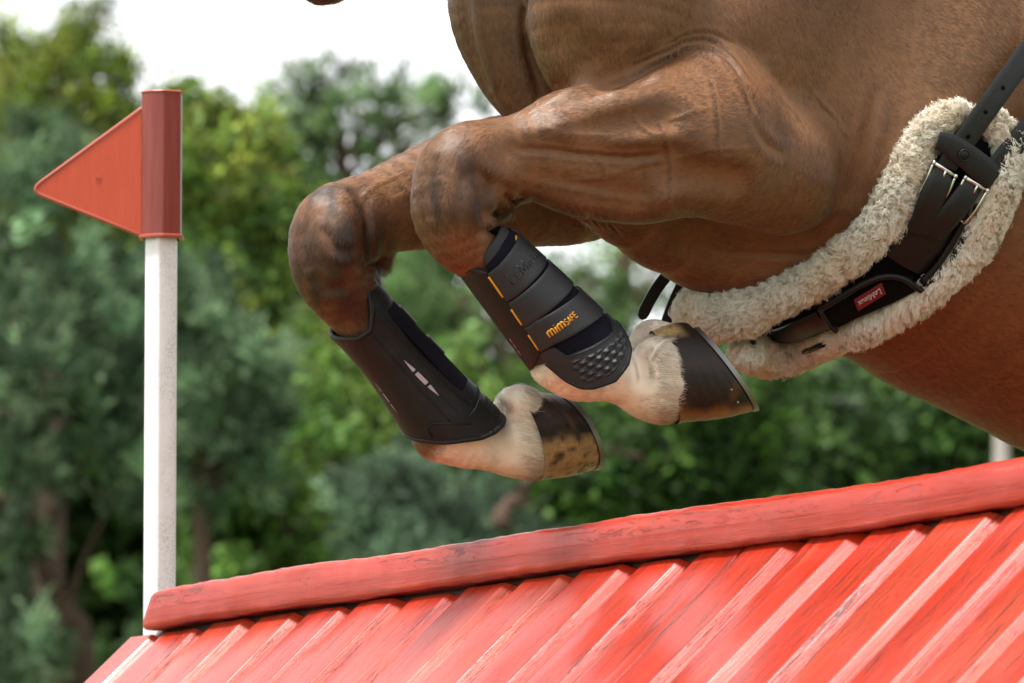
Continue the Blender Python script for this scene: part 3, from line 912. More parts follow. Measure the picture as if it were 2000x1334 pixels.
# breast: the two pectoral masses
limb([(1030, -170, -0.07, 150), (1003, 0, -0.075, 130), (1022, 105, -0.07, 108), (1048, 180, -0.06, 82)], 10, 6)
limb([(1210, -170, 0.09, 185), (1182, 20, 0.095, 158), (1200, 130, 0.09, 128), (1240, 200, 0.08, 105)], 8, 6)
# underside of the breast, sternum
limb([(1200, 300, 0.0, 150), (1330, 350, 0.0, 190), (1480, 380, 0.0, 230)], 30, 2, 1.25)
# near shoulder and arm
limb([(1720, -260, 0.14, 210), (1560, -40, 0.125, 205), (1440, 70, 0.11, 170)], 45, 3, 1.25)
limb([(1575, 20, 0.12, 190), (1530, 160, 0.13, 165), (1545, 300, 0.15, 116), (1530, 335, 0.155, 106)], 16, 4, 1.15)
# far shoulder
limb([(1500, -150, -0.15, 200), (1250, 100, -0.15, 170), (1150, 300, -0.17, 130)], 40, 2)
# far fore leg
limb([(1190, 335, -0.165, 110), (1120, 345, -0.16, 132), (1050, 348, -0.155, 134), (950, 360, -0.145, 126), (850, 382, -0.135, 105), (760, 408, -0.125, 86), (715, 428, -0.12, 84)], 25, 3)
limb([(700, 430, -0.12, 84), (662, 452, -0.12, 92), (652, 500, -0.12, 88), (660, 545, -0.12, 78), (684, 600, -0.12, 55), (705, 640, -0.12, 44), (760, 705, -0.12, 38), (840, 790, -0.12, 42), (868, 838, -0.12, 60)], 14, 3)
limb([(862, 842, -0.12, 60), (905, 858, -0.12, 56), (960, 868, -0.115, 52), (1000, 868, -0.115, 64), (1032, 872, -0.11, 66)], 14, 3)
limb([(1000, 790, -0.10, 34), (1018, 798, -0.10, 44), (1036, 850, -0.105, 56)], 8, 3)
limb([(982, 800, -0.14, 24), (996, 786, -0.145, 26)], 8, 0)
# near fore leg
limb([(1400, 268, 0.178, 138), (1300, 282, 0.175, 135), (1200, 288, 0.17, 116), (1100, 296, 0.16, 98), (1000, 306, 0.145, 80), (930, 320, 0.135, 80)], 12, 3)
limb([(960, 314, 0.135, 78), (908, 330, 0.13, 88), (890, 372, 0.13, 86), (886, 420, 0.13, 80), (904, 472, 0.13, 62), (948, 512, 0.13, 44), (1000, 560, 0.13, 42), (1066, 646, 0.13, 48), (1100, 702, 0.13, 58)], 14, 3)
limb([(1088, 706, 0.13, 56), (1130, 724, 0.13, 60), (1185, 730, 0.13, 54), (1226, 742, 0.13, 54), (1262, 752, 0.13, 66), (1284, 756, 0.13, 72)], 14, 3)
limb([(1268, 700, 0.145, 34), (1284, 708, 0.145, 50), (1288, 740, 0.14, 64)], 8, 3)
limb([(1252, 676, 0.095, 28), (1270, 658, 0.095, 33), (1296, 658, 0.10, 30)], 5, 3)
limb([(1330, 225, 0.178, 100), (1382, 205, 0.182, 96), (1400, 240, 0.178, 96)], 10, 3)
limb([(1440, 325, 0.17, 112), (1520, 325, 0.165, 108)], 50, 2)
# bony points of the knees
limb([(978, 392, 0.125, 26), (990, 382, 0.125, 20)], 22, 0)
limb([(738, 500, -0.125, 24)], 26, 0)
BASE = list(H.prims)
H_base = Field(); H_base.prims = BASE

# muscles, tendons, veins and folds, laid on the surface found under photo pixels
def sm_line(S, N, it=3):
    for _ in range(it if len(S) > 4 else 0):
        S = S.copy(); N = N.copy()
        S[1:-1] = 0.25 * S[:-2] + 0.5 * S[1:-1] + 0.25 * S[2:]
        N[1:-1] = unit(N[:-2] + 2 * N[1:-1] + N[2:])
    return S, N
def ridge(pts, r, out=0.35, k=None, sub=3):
    p = crom(np.asarray(pts, float), sub) if len(pts) > 2 else np.asarray(pts, float)
    S, N = H_base.hit(p[:, 0], p[:, 1])
    S, N = sm_line(S, N)
    rr = m_px(np.full(len(p), r), Y0)
    tap = np.sin(np.linspace(0.12, math.pi - 0.12, len(p))) ** 0.5
    H.chain(S - N * (rr * (1 - out * tap))[:, None], rr, (k or r * 1.6) / 1600.0)
def groove(pts, r, deep, k=None, sub=3):
    p = crom(np.asarray(pts, float), sub) if len(pts) > 2 else np.asarray(pts, float)
    S, N = H_base.hit(p[:, 0], p[:, 1])
    S, N = sm_line(S, N)
    rr = float(m_px(r, Y0))
    tap = np.sin(np.linspace(0.15, math.pi - 0.15, len(p))) ** 0.7
    H.chain(S + N * (rr - m_px(deep, Y0) * tap)[:, None], np.full(len(p), rr), (k or r) / 1600.0, 's')
def bulge(px, py, R, h, k=None):
    S, N = H_base.hit(np.array([px]), np.array([py]))
    rr = float(m_px(R, Y0)); hh = float(m_px(h, Y0))
    H.chain(S - N * (rr - hh), [rr], (k or R * 0.5) / 1600.0)

# forearm muscles and the long groove between extensor and flexors
bulge(1230, 232, 130, 7, 60); bulge(1130, 240, 110, 4, 50); bulge(1300, 360, 130, 8, 60); bulge(1440, 300, 120, 6, 60)
groove([(1005, 290), (1080, 293), (1150, 302), (1230, 308), (1310, 300)], 12, 8, 16)
groove([(1000, 300), (1080, 305), (1150, 316), (1230, 320), (1310, 310)], 40, 3, 50)
groove([(1165, 308), (1220, 330), (1290, 338), (1360, 335), (1430, 345)], 30, 3, 40)
groove([(1150, 252), (1220, 246), (1300, 235)], 26, 2, 44)
groove([(1060, 345), (1150, 360), (1240, 372)], 26, 1.8, 44)
# fold of the arm against the shoulder

bulge(1590, 320, 110, 8, 70); 
# back edge of the triceps
bulge(1500, 40, 220, 14, 130)
groove([(1745, 40), (1735, 120), (1722, 190)], 120, 16, 120)
groove([(1700, 240), (1688, 300), (1672, 360)], 40, 8, 44)
# breast: groove between the pectorals, vein line
groove([(905, -10), (912, 50), (925, 110), (948, 165)], 16, 5, 18)
groove([(1030, -20), (1026, 60), (1042, 125), (1068, 195)], 14, 12, 10)
ridge([(930, -10), (935, 50), (948, 110), (968, 165), (985, 200)], 9, 0.4)
groove([(1110, 75), (1160, 130), (1240, 165)], 40, 6, 50)
# knees
bulge(925, 410, 50, 3, 40)
groove([(955, 350), (975, 360), (995, 372)], 10, 6, 14)
groove([(945, 420), (965, 412), (985, 408)], 9, 5, 12)
groove([(938, 452), (958, 446), (975, 440)], 8, 4, 12)
groove([(935, 345), (950, 372), (948, 400)], 24, 4, 30)
bulge(690, 480, 55, 4, 40)
groove([(700, 380), (712, 430), (715, 480), (728, 520)], 16, 5, 20)
groove([(705, 545), (725, 540), (742, 535)], 8, 4, 10)
groove([(700, 520), (720, 510), (740, 512)], 9, 4, 12)
# folds of skin behind the far elbow
for a in range(4):
    groove([(1118 + a * 17, 402 + a * 3), (1140 + a * 17, 428 + a * 4), (1172 + a * 12, 446 + a * 4)], 6, 4, 7)
# belly
groove([(1560, 470), (1500, 500), (1420, 505), (1340, 480)], 30, 5, 40)
# pastern hollow and fetlock tendons
groove([(1240, 690), (1250, 715), (1254, 745)], 22, 8, 22)
groove([(965, 800), (985, 840), (995, 880)], 26, 6, 26)

lo = at(np.array(430.), np.array(1010.), 8.3)
V, Q = H.polygonise([-0.32, 8.78, 1.08], [1.16, 10.48, 2.32], 0.0031)
V = smooth_np(V, Q, 1, 0.5)
N = vnormals(V, Q)
# fine relief: veins, tendons, wrinkles and creases, pressed in or raised along lines on the skin
RELIEF = []
def line(pts, w, h, sub=6):
    p = crom(np.asarray(pts, float), sub) if len(pts) > 2 else np.array([pts[0] + (np.array(pts[1]) - pts[0]) * t for t in np.linspace(0, 1, 8)])
    RELIEF.append((p, w, h))
# veins (raised)
for q in ([(1388, 140), (1398, 185), (1404, 240), (1408, 300)], [(1288, 235), (1300, 262), (1312, 310), (1312, 370), (1306, 430)], [(1316, 310), (1350, 304), (1380, 293), (1430, 290), (1490, 288)],
          [(1312, 310), (1250, 322), (1190, 345), (1110, 350)], [(1240, 232), (1270, 258), (1296, 262)], [(1400, 205), (1350, 222), (1300, 236)],
          [(1578, 160), (1600, 193), (1626, 220), (1644, 247), (1662, 270)], [(1530, 190), (1545, 210), (1558, 232)], [(1765, 262), (1745, 295), (1728, 320), (1703, 355)], [(1745, 300), (1722, 350), (1710, 385)],
          [(1185, 342), (1178, 318), (1160, 300)], [(800, 330), (760, 350), (720, 372), (700, 410)], [(1800, 640), (1850, 690), (1920, 720)], [(1060, 250), (1130, 262), (1200, 262)]):
    line(q, 5.5, 2.6)
# tendon cords on the back of the fore arm and cannon
line([(1010, 345), (1100, 366), (1200, 384), (1300, 398)], 10, 2.5)
line([(1020, 262), (1110, 240), (1220, 205), (1320, 165)], 14, 3.0)
line([(930, -20), (936, 50), (950, 110), (972, 170)], 8, 4.0)
line([(760, 395), (810, 372), (870, 345)], 10, 2.2)
# creases (pressed in)
for q in ([(852, 300), (838, 360), (842, 430)], [(905, 332), (898, 380), (908, 440)], [(602, 420), (590, 470), (602, 530)], [(604, 540), (640, 562), (682, 560)]): line(q, 14, -4.0)
line([(630, 440), (655, 482), (694, 492)], 12, -5.0)
line([(1090, 205), (1150, 185), (1215, 160), (1270, 120), (1310, 60)], 26, -7.0)
line([(1060, 195), (1110, 160), (1150, 110)], 22, -3.0)
line([(1005, 290), (1080, 294), (1150, 303), (1230, 308), (1300, 300)], 7, -5.0)
line([(1160, 178), (1230, 152), (1290, 124), (1345, 98), (1385, 96), (1425, 118), (1456, 165), (1480, 220)], 7, -6.0)
line([(1235, 130), (1293, 106), (1343, 80), (1385, 78), (1424, 98), (1462, 145)], 5, -4.0)
line([(1300, 92), (1343, 68), (1390, 64), (1432, 86)], 5, -3.0)
line([(1345, 112), (1375, 104), (1402, 116)], 5, -3.0)
line([(1712, 165), (1706, 215), (1690, 280), (1672, 345), (1648, 400)], 14, -4.0)
line([(1470, 235), (1500, 280), (1535, 300)], 12, -4.0)
line([(1026, 0), (1024, 60), (1036, 115), (1058, 180)], 9, -6.0)
line([(985, 378), (1000, 392), (1012, 400)], 7, -8.0)
for q in ([(955, 420), (975, 412), (992, 410)], [(950, 450), (968, 444), (982, 440)], [(735, 545), (745, 540), (752, 535)], [(712, 522), (728, 514), (742, 512)]): line(q, 5, -5.0)
line([(712, 385), (718, 430), (720, 470), (735, 500)], 9, -6.0)
line([(925, 330), (948, 350), (955, 385)], 12, -4.0)
for a in range(5): line([(1105 + a * 17, 400 + a * 2), (1130 + a * 16, 428 + a * 4), (1165 + a * 11, 450 + a * 3)], 5, -4.5)
for a in range(4): line([(1330 + a * 55, 470 + a * 8), (1400 + a * 50, 492 + a * 3), (1480 + a * 42, 500 - a * 4)], 8, -2.0)
line([(1240, 690), (1252, 718), (1256, 750)], 9, -5.0)
line([(1262, 700), (1280, 672), (1300, 655)], 6, -5.0)
allp = np.concatenate([p_ for p_, *_ in RELIEF]); S_all, _n = H.hit(allp[:, 0], allp[:, 1])
DSP = np.zeros(len(V)); o_ = 0
for p_, w, h in RELIEF:
    S = S_all[o_:o_ + len(p_)]; o_ += len(p_)
    wm_ = float(m_px(w, Y0)); hm_ = float(m_px(h, Y0))
    near = np.nonzero(((V > S.min(0) - 3 * wm_) & (V < S.max(0) + 3 * wm_)).all(1))[0]
    if not len(near): continue
    best = np.full(len(near), 9.0); bt = np.zeros(len(near))
    for i in range(len(S) - 1):
        a, b = S[i], S[i + 1]; ab = b - a
        if np.linalg.norm(ab) > 0.06: continue
        t = np.clip(((V[near] - a) @ ab) / (ab @ ab + 1e-12), 0, 1)
        d = np.linalg.norm(V[near] - a - t[:, None] * ab, axis=1)
        m_ = d < best; best[m_] = d[m_]; bt[m_] = (i + t[m_]) / (len(S) - 1)
    x = best / wm_
    prof = np.exp(-x * x * 1.4)
    if h < 0: prof = prof - 0.35 * np.exp(-((x - 1.7) ** 2) * 2.0)
    DSP[near] += hm_ * prof * np.clip(np.sin(bt * math.pi), 0, 1) ** 0.5
V = V + N * DSP[:, None]
N = vnormals(V, Q)
VPX, VPY = to_px(V)

def leg_side(px_):  # split near/far fore leg by depth
    return None

# coat colours: bay with dark knees, white socks below the boots
def blob(px, py, l, r, soft):
    c = at(np.array(px, float), np.array(py, float), depth(px, l)); R = float(m_px(r, Y0)); S = float(m_px(soft, Y0))
    d = np.linalg.norm(V - c, axis=1)
    return np.clip(1 - (d - R) / S, 0, 1)
n1 = vnoise(V, 9, 1); n2 = vnoise(V, 28, 2); n3 = vnoise(V * np.array([1, 1, 1]), 90, 3); nst = vnoise(V * np.array([2.6, 1.5, 0.55]), 34, 4)
base = np.array([0.136, 0.058, 0.024]); lightc = np.array([0.225, 0.116, 0.057]); dark = np.array([0.034, 0.017, 0.010]); redc = np.array([0.21, 0.068, 0.026])
C = base + 0 * V
def lerp(C, c, w): return C + (np.asarray(c) - C) * np.clip(w, 0, 1)[:, None]
C = lerp(C, lightc, 0.38 + 0.35 * n1)
C = lerp(C, redc, np.clip((VPY - 430) / 250, 0, 0.75) * (VPX > 1150))  # red bounce off the roof, painted into the coat towards the underside
kn = np.maximum(blob(895, 365, 0.18, 60, 50), 0) * (0.70 + 0.5 * nst)
kn = np.maximum(kn, blob(880, 280, 0.13, 10, 60) * 0.5 * (0.7 + 0.6 * n2))
kf = np.maximum(blob(672, 505, -0.09, 78, 60) * (0.80 + 0.5 * nst), blob(640, 420, -0.09, 70, 60) * (0.45 + 0.8 * nst))
C = lerp(C, dark, np.maximum(kn, kf))
C = lerp(C, dark, blob(790, 335, -0.13, 8, 60) * 0.45 * (0.6 + n2))
C = lerp(C, dark, blob(1010, 395, 0.12, 12, 35) * 0.75)
C = lerp(C, dark, blob(688, 590, -0.10, 40, 50) * 0.55 * (0.8 + 0.5 * nst))
C = lerp(C, (0.16, 0.06, 0.03), blob(905, 490, 0.13, 40, 40) * 0.5)
# shade on the front of the breast painted into the coat; mouth dark
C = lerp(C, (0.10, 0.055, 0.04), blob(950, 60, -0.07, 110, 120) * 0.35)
C = lerp(C, (0.06, 0.035, 0.03), blob(640, -40, 0.0, 90, 80))
C = lerp(C, (0.35, 0.16, 0.13), blob(662, -8, 0.0, 14, 20) * 0.7)
white = np.array([0.90, 0.75, 0.60])
wn_ = np.maximum.reduce([blob(1180, 735, 0.13, 150, 20), blob(1285, 670, 0.11, 75, 20), blob(960, 868, -0.115, 130, 20)])
C = lerp(C, white, wn_ * (VPY > 560))
C = lerp(C, (0.62, 0.40, 0.22), np.maximum(blob(1290, 790, 0.13, 26, 40), blob(1050, 900, -0.11, 36, 50)) * (0.5 + 0.4 * n3))
C = lerp(C, (0.10, 0.06, 0.04), blob(1088, 870, -0.07, 14, 30) * 0.6)
C = np.clip(C * (1 + 0.10 * n2 + 0.06 * n3)[:, None], 0.01, 1)

coat = NT('horse_coat')
ca = coat.attr('Col')
cv = coat.coords('Object')
st = coat.noise(coat.coords('Object', (60, 60, 260), (0.3, 0.5, 0.2)), 6, 4)
coat.color(coat.mix(0.35, ca.outputs['Color'], coat.mix(st, (0.25, 0.25, 0.25), (0.8, 0.8, 0.8)), 'OVERLAY'))
coat.P(Roughness=0.5); coat.bsdf.inputs['Specular IOR Level'].default_value = 0.2
coat.bsdf.inputs['Sheen Weight'].default_value = 0.0; coat.bsdf.inputs['Sheen Roughness'].default_value = 0.4
coat.normal(coat.bump(coat.noise(cv, 260, 4), 0.25, 0.0012))

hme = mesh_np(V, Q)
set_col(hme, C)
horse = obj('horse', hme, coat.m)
tag(horse, 'brown horse leaping left over the red roof jump, forelegs tucked, white socks', 'horse')

# ------------------------------------------------------------------ hooves and shoes
def hoof(Hs, Ts, Hc, Tc, l, wid_s, wid_c, lean, name_seed, tone):
    P = lambda q, dl=0.0: at(np.array(float(q[0])), np.array(float(q[1])), depth(q[0], l + dl))
    hs, ts, hc, tc = P(Hs), P(Ts), P(Hc), P(Tc)
    e1 = unit(ts - hs); e2 = np.array([lean[0], -1.0, lean[1]]); e2 = unit(e2 - e1 * (e2 @ e1))
    c1 = unit(tc - hc); c2 = e2 - c1 * (e2 @ c1); c2 = unit(c2)
    nphi = 56
    ph = np.linspace(0, 2 * math.pi, nphi, endpoint=False)
    def outline(a, b, u, w, width, toe):
        L = np.linalg.norm(b - a); ctr = (a + b) / 2
        x = np.cos(ph); y = np.sin(ph)
        # squarer at the toe, open and narrower towards the heels
        xx = np.sign(x) * np.abs(x) ** 0.9 * L / 2
        yy = y * width / 2 * (1.0 - 0.16 * np.clip(-x, 0, 1) ** 2)
        return ctr + xx[:, None] * u + yy[:, None] * w
    S = outline(hs, ts, e1, e2, wid_s, 1); Co = outline(hc, tc, c1, c2, wid_c, 1)
    ax = unit(S.mean(0) - Co.mean(0))
    rows = []; colr = []
    r = np.random.default_rng(name_seed)
    ts_ = np.linspace(-0.18, 1.0, 22)
    streak = 0.5 + 0.5 * np.interp(np.arange(nphi), np.arange(0, nphi + 4, 2), np.resize(r.uniform(-1, 1, nphi // 2 + 2), nphi // 2 + 2))
    toe = np.clip((np.cos(ph) - tone[0] + 0.12 * (streak - 0.5)) / 0.25, 0, 1)
    amber = np.array(tone[1]); darkc = np.array([0.012, 0.009, 0.008]); brown = np.array([0.045, 0.023, 0.014])
    for t in ts_:
        p = Co + (S - Co) * t
        cen_ = p.mean(0)
        p = cen_ + (p - cen_) * (1 + 0.05 * math.sin(max(t, 0) * 3.1) + 0.004 * math.sin(t * 30))
        rows.append(p)
        c = darkc + (brown - darkc) * (streak * 0.55)[:, None]
        c = c + (amber - c) * (np.clip(toe + 0.55 * vnoise(p, 55, name_seed + 7) * (toe > -1) * np.clip(1.4 - 2.2 * np.abs(np.cos(ph) - tone[0] - 0.1), 0, 1), 0, 1) * (0.75 + 0.25 * streak))[:, None]
        heel = np.clip((-np.cos(ph) - 0.72) / 0.15, 0, 1) * np.clip((0.75 - t) / 0.3, 0, 1)
        c = c + (np.array([0.34, 0.23, 0.10]) - c) * heel[:, None]
        spot = np.clip(vnoise(p, 130, name_seed) * 2.2 - tone[2], 0, 1)
        c = c + (darkc - c) * (spot * 0.85)[:, None]
        colr.append(c)
    G = np.array(rows)
    m = MB(); m.grid(G, close_v=True)
    base = (len(ts_) - 1) * nphi
    m.add([S.mean(0) - ax * 0.008], None, [[0, base + j - m.n, base + (j + 1) % nphi - m.n] for j in range(nphi)])
    me = m.mesh()
    C_ = np.vstack([np.array(colr).reshape(-1, 3), [[0.08, 0.06, 0.05]]])
    set_col(me, C_)
    bm = bmesh.new(); bm.from_mesh(me); bmesh.ops.recalc_face_normals(bm, faces=bm.faces); bm.to_mesh(me); bm.free()
    ho = obj('hoof', me, HOOF, horse)
    # horseshoe
    m = MB()
    k = [j for j in range(nphi) if np.cos(ph[j]) > -0.93]
    start = next(j for j in range(nphi) if np.cos(ph[j]) <= -0.93)
    order = sorted(k, key=lambda j: (j - nphi // 2) % nphi)
    ctr = S.mean(0)
    sec_ = []
    for j in order:
        o = unit(S[j] - ctr)
        p = S[j] + o * 0.0016
        sec_.append([p, p + ax * 0.0075, p + ax * 0.0085 - o * 0.004, p + ax * 0.0085 - o * 0.019, p - o * 0.021])
    m.grid(np.array(sec_), close_v=True)
    for row in (0, len(sec_) - 1):
        b_ = row * 5; kk = m.n
        m.add([np.mean(sec_[row], 0)], None, [[0, b_ + j - kk, b_ + (j + 1) % 5 - kk] for j in range(5)])
    m.build('horseshoe', STEEL, ho, autosharp=35)
    # clenched nail ends on the wall
    m = MB()
    for j in tone[3]:
        p = G[17][j]; o = unit(p - G[17].mean(0))
        q = p + o * 0.0008
        m.tube([q - o * 0.002, q + o * 0.0006], [0.0026, 0.0018], 7)
    m.build('nail_clenches', STEEL, ho)['kind'] = 'stuff'
    return ho

hm = NT('hoof_horn')
hc_ = hm.attr('Col').outputs['Color']
hn = hm.noise(hm.coords('Object', (1, 1, 1)), 160, 5, 0.6)
hm.color(hm.mix(hm.math('MULTIPLY', hn, 0.5), hc_, (0.03, 0.02, 0.015), 'MULTIPLY') if False else hm.mix(0.4, hc_, hm.ramp(hn, [(0.3, 0.25), (0.7, 0.8)]), 'OVERLAY'))
hm.P(Roughness=0.42); hm.bsdf.inputs['Specular IOR Level'].default_value = 0.28
hm.normal(hm.bump(hm.noise(hm.coords('Object', (1, 1, 1)), 220, 5), 0.35, 0.0012))
HOOF = hm.m
stl = NT('worn_steel'); stl.P(Base_Color=(0.24, 0.235, 0.23, 1), Metallic=1.0, Roughness=0.45)
stl.normal(stl.bump(stl.noise(stl.coords(), 300, 4), 0.3, 0.001)); STEEL = stl.m
hoof_near = hoof((1340, 630), (1466, 802), (1282, 644), (1344, 824), 0.13, 0.124, 0.104, (0.06, 0.03), 3, (0.62, (0.26, 0.10, 0.030), 1.1, (8, 11, 51, 53)))
hoof_far = hoof((1080, 770), (1154, 918), (1012, 770), (1066, 936), -0.112, 0.126, 0.106, (0.42, -0.05), 4, (-0.05, (0.40, 0.25, 0.11), 0.15, (2, 6, 10, 50, 54)))

# ------------------------------------------------------------------ tendon boots
class Boot:
    def __init__(s, top, a_img, length, l, R0, R1, drift, twist=0.0):
        s.twist = twist
        b = (top[0] + a_img[0] * length, top[1] + a_img[1] * length)
        s.T = at(np.array(float(top[0])), np.array(float(top[1])), depth(top[0], l))
        s.B = at(np.array(float(b[0])), np.array(float(b[1])), depth(b[0], l))
        s.len = length; s.a = unit(s.B - s.T)
        c = -unit(s.T - CAM)
        s.v = unit(c - s.a * (c @ s.a)); s.n = np.cross(s.a, s.v)
        if s.n[0] < 0: s.n = -s.n
        s.R0, s.R1, s.drift = R0, R1, drift
        s.mpp = float(m_px(1.0, s.T[1]))
    def R(s, tau): return s.R0 + (s.R1 - s.R0) * np.clip(tau / s.len, -0.2, 1.4)
    def pt(s, tau, th, off=0.0):
        """tau: px along the leg from the top, th: degrees (0 faces the camera, + towards the rear tendon), off: px outwards"""
        tau, th, off = np.broadcast_arrays(np.asarray(tau, float), np.asarray(th, float), np.asarray(off, float))
        a = np.radians(th - s.twist * np.clip(tau, 0, 400))
        c = s.T + (s.B - s.T) * (tau / s.len)[..., None] + s.n * (s.drift * tau / s.len * s.mpp)[..., None]
        r = (s.R(tau) + off) * s.mpp
        return c + (r * np.cos(a))[..., None] * s.v + (r * np.sin(a))[..., None] * s.n
    def patch(s, th, top, bot, off, thick, n=14, close=False, round_edge=True):
        th = np.asarray(th, float)
        t0 = np.array([top(x) for x in th]); t1 = np.array([bot(x) for x in th])
        f = np.linspace(0, 1, n)
        if round_edge: f = np.concatenate([[0, 0.004, 0.015], f[1:-1], [0.985, 0.996, 1.0]])
        tau = t0[:, None] + (t1 - t0)[:, None] * f[None]
        ed = np.zeros(len(f))
        if round_edge: ed[[0, -1]] = -thick * 0.45; ed[[1, -2]] = -thick * 0.12
        o = off(tau, th[:, None]) if callable(off) else off
        edge_u = np.zeros(len(th))
        if round_edge and not close: edge_u[[0, -1]] = -thick * 0.45
        G = s.pt(tau, th[:, None], o + ed[None] + edge_u[:, None])
        K = s.pt(tau, th[:, None], o - thick)
        m = MB()
        m.grid(G, close_u=close); m.grid(K[:, ::-1], close_u=close)
        m.grid(np.stack([G[:, 0], K[:, 0]], 1), close_u=close); m.grid(np.stack([K[:, -1], G[:, -1]], 1), close_u=close)
        if not close:
            m.grid(np.stack([G[0], K[0]])); m.grid(np.stack([K[-1], G[-1]]))
        return m
    def text(s, strokes, tau0, th0, size, w, off, slant=0.0, pitch_tau=0.0):
        """strokes in letter units; x runs towards the tendon, y towards the knee"""
        m = MB()
        for pl in strokes:
            q = np.asarray(pl, float)
            q = crom(q, 3) if len(q) > 2 else np.vstack([q[0], q.mean(0), q[1]])
            tau = tau0 - q[:, 1] * size + q[:, 0] * size * pitch_tau
            th = th0 + np.degrees(q[:, 0] * size / s.R(tau0))
            m.tube(s.pt(tau, th, off), w * s.mpp, 6)
        return m

def I(xs, ys): return lambda x: float(np.interp(x, xs, ys))

# letters drawn as strokes
def shift(strokes, dx, sc=1.0, dy=0.0): return [[(x * sc + dx, y * sc + dy) for x, y in pl] for pl in strokes]
L_m = [[(0, 0), (0, .68)], [(0, .45), (.1, .64), (.22, .68), (.34, .6), (.36, .42), (.36, 0)], [(.36, .45), (.46, .64), (.58, .68), (.70, .6), (.72, .42), (.72, 0)]]
L_i = [[(0, 0), (0, .66)], [(0, .88), (0, .92)]]
L_S = [[(.42, .88), (.22, 1), (.04, .86), (.08, .62), (.36, .42), (.42, .2), (.24, 0), (0, .12)]]
L_A = [[(0, 0), (.26, 1)], [(.26, 1), (.52, 0)], [(.1, .34), (.42, .34)]]
L_F = [[(0, 0), (0, 1)], [(0, 1), (.4, 1)], [(0, .52), (.34, .52)]]
L_E = [[(0, 0), (0, 1)], [(0, 1), (.42, 1)], [(0, .52), (.36, .52)], [(0, 0), (.42, 0)]]
MIM = shift(L_m, 0) + shift(L_i, 1.0) + shift(L_m, 1.28)
SAFE = shift(L_S, 2.22, .68) + shift(L_A, 2.62, .68) + shift(L_F, 3.10, .68) + shift(L_E, 3.50, .68)
def ser(x, y, w=.16): return [[(x - w, y), (x + w, y)]]
B_L = [[(.12, 0), (.12, 1)], [(.12, 0), (.62, 0)], [(.62, 0), (.64, .2)]] + ser(.12, 1)
B_e = [[(.04, .38), (.46, .38), (.42, .58), (.24, .66), (.06, .52), (.02, .3), (.1, .06), (.28, 0), (.46, .12)]]
B_M = [[(.1, 0), (.1, 1)], [(.1, 1), (.46, .1)], [(.46, .1), (.84, 1)], [(.84, 1), (.84, 0)]] + ser(.1, 0, .12) + ser(.84, 0, .14) + ser(.04, 1, .1) + ser(.9, 1, .1)
B_i = [[(.1, 0), (.1, .64)], [(.1, .86), (.1, .92)]] + ser(.1, 0, .1) + ser(.04, .64, .06)
B_u = [[(.08, .64), (.08, .16), (.2, .02), (.38, .06), (.46, .18)], [(.46, .64), (.46, 0)], [(.46, 0), (.56, 0)]]
B_x = [[(.04, .64), (.44, 0)], [(.44, .64), (.04, 0)]] + ser(.04, .64, .08) + ser(.44, .64, .08) + ser(.04, 0, .08) + ser(.44, 0, .08)
def word(letters, gap=.14):
    out = []; x = 0
    for g, w in letters: out += shift(g, x); x += w + gap
    return out, x - gap
LEM, LEMW = word([(B_L, .64), (B_e, .48), (B_M, .96), (B_i, .22), (B_e, .48), (B_u, .56), (B_x, .5)], .12)

def rubber(name, c, rough, pat, depth_, spec=0.4):
    n = NT(name); v = n.coords('Object')
    vo = n.new('ShaderNodeTexVoronoi'); vo.inputs['Scale'].default_value = pat; vo.feature = 'DISTANCE_TO_EDGE'
    n.link(v, vo.inputs['Vector'])
    f = n.noise(v, 35, 4)
    du = n.math('MULTIPLY', n.ramp(n.noise(v, 22, 6, 0.7), [(0.52, 0.0), (0.72, 1.0)]), n.ramp(n.noise(v, 300, 3, 0.7), [(0.4, 0.2), (0.65, 1.0)]))
    n.color(n.mix(n.math('MULTIPLY', du, 0.4), n.mix(f, tuple(x * 0.7 for x in c), tuple(x * 1.35 for x in c)), (0.055, 0.042, 0.034)))
    n.P(Roughness=rough); n.bsdf.inputs['Specular IOR Level'].default_value = spec
    n.normal(n.bump(n.ramp(vo.outputs['Distance'], [(0.0, 0.0), (0.12, 1.0)]), 0.35, depth_))
    return n.m
STRAP = rubber('strap_rubber', (0.015, 0.0155, 0.018), 0.45, 420, 0.0006)
SHELL = rubber('boot_shell', (0.0045, 0.0046, 0.0060), 0.5, 700, 0.0004, 0.35)
LINING = rubber('boot_lining', (0.020, 0.020, 0.022), 0.65, 500, 0.0005)
fz = NT('hook_and_loop_navy'); fv = fz.coords()
fz.color(fz.mix(fz.noise(fv, 500, 3), (0.003, 0.003, 0.006), (0.012, 0.012, 0.020))); fz.P(Roughness=0.95)
fz.bsdf.inputs['Specular IOR Level'].default_value = 0.1
fz.normal(fz.bump(fz.noise(fv, 900, 3), 0.8, 0.0015)); FUZZ = fz.m
YELM = simple_mat('yellow_rubber', (0.62, 0.27, 0.008), 0.45)
EMB = simple_mat('embossed_dark', (0.004, 0.004, 0.005), 0.35)
PALEV = simple_mat('pale_mesh_vent', (0.42, 0.36, 0.40), 0.7, bump=(900, 0.5, 0.001))

def deg(a, b, n): return np.linspace(a, b, n)

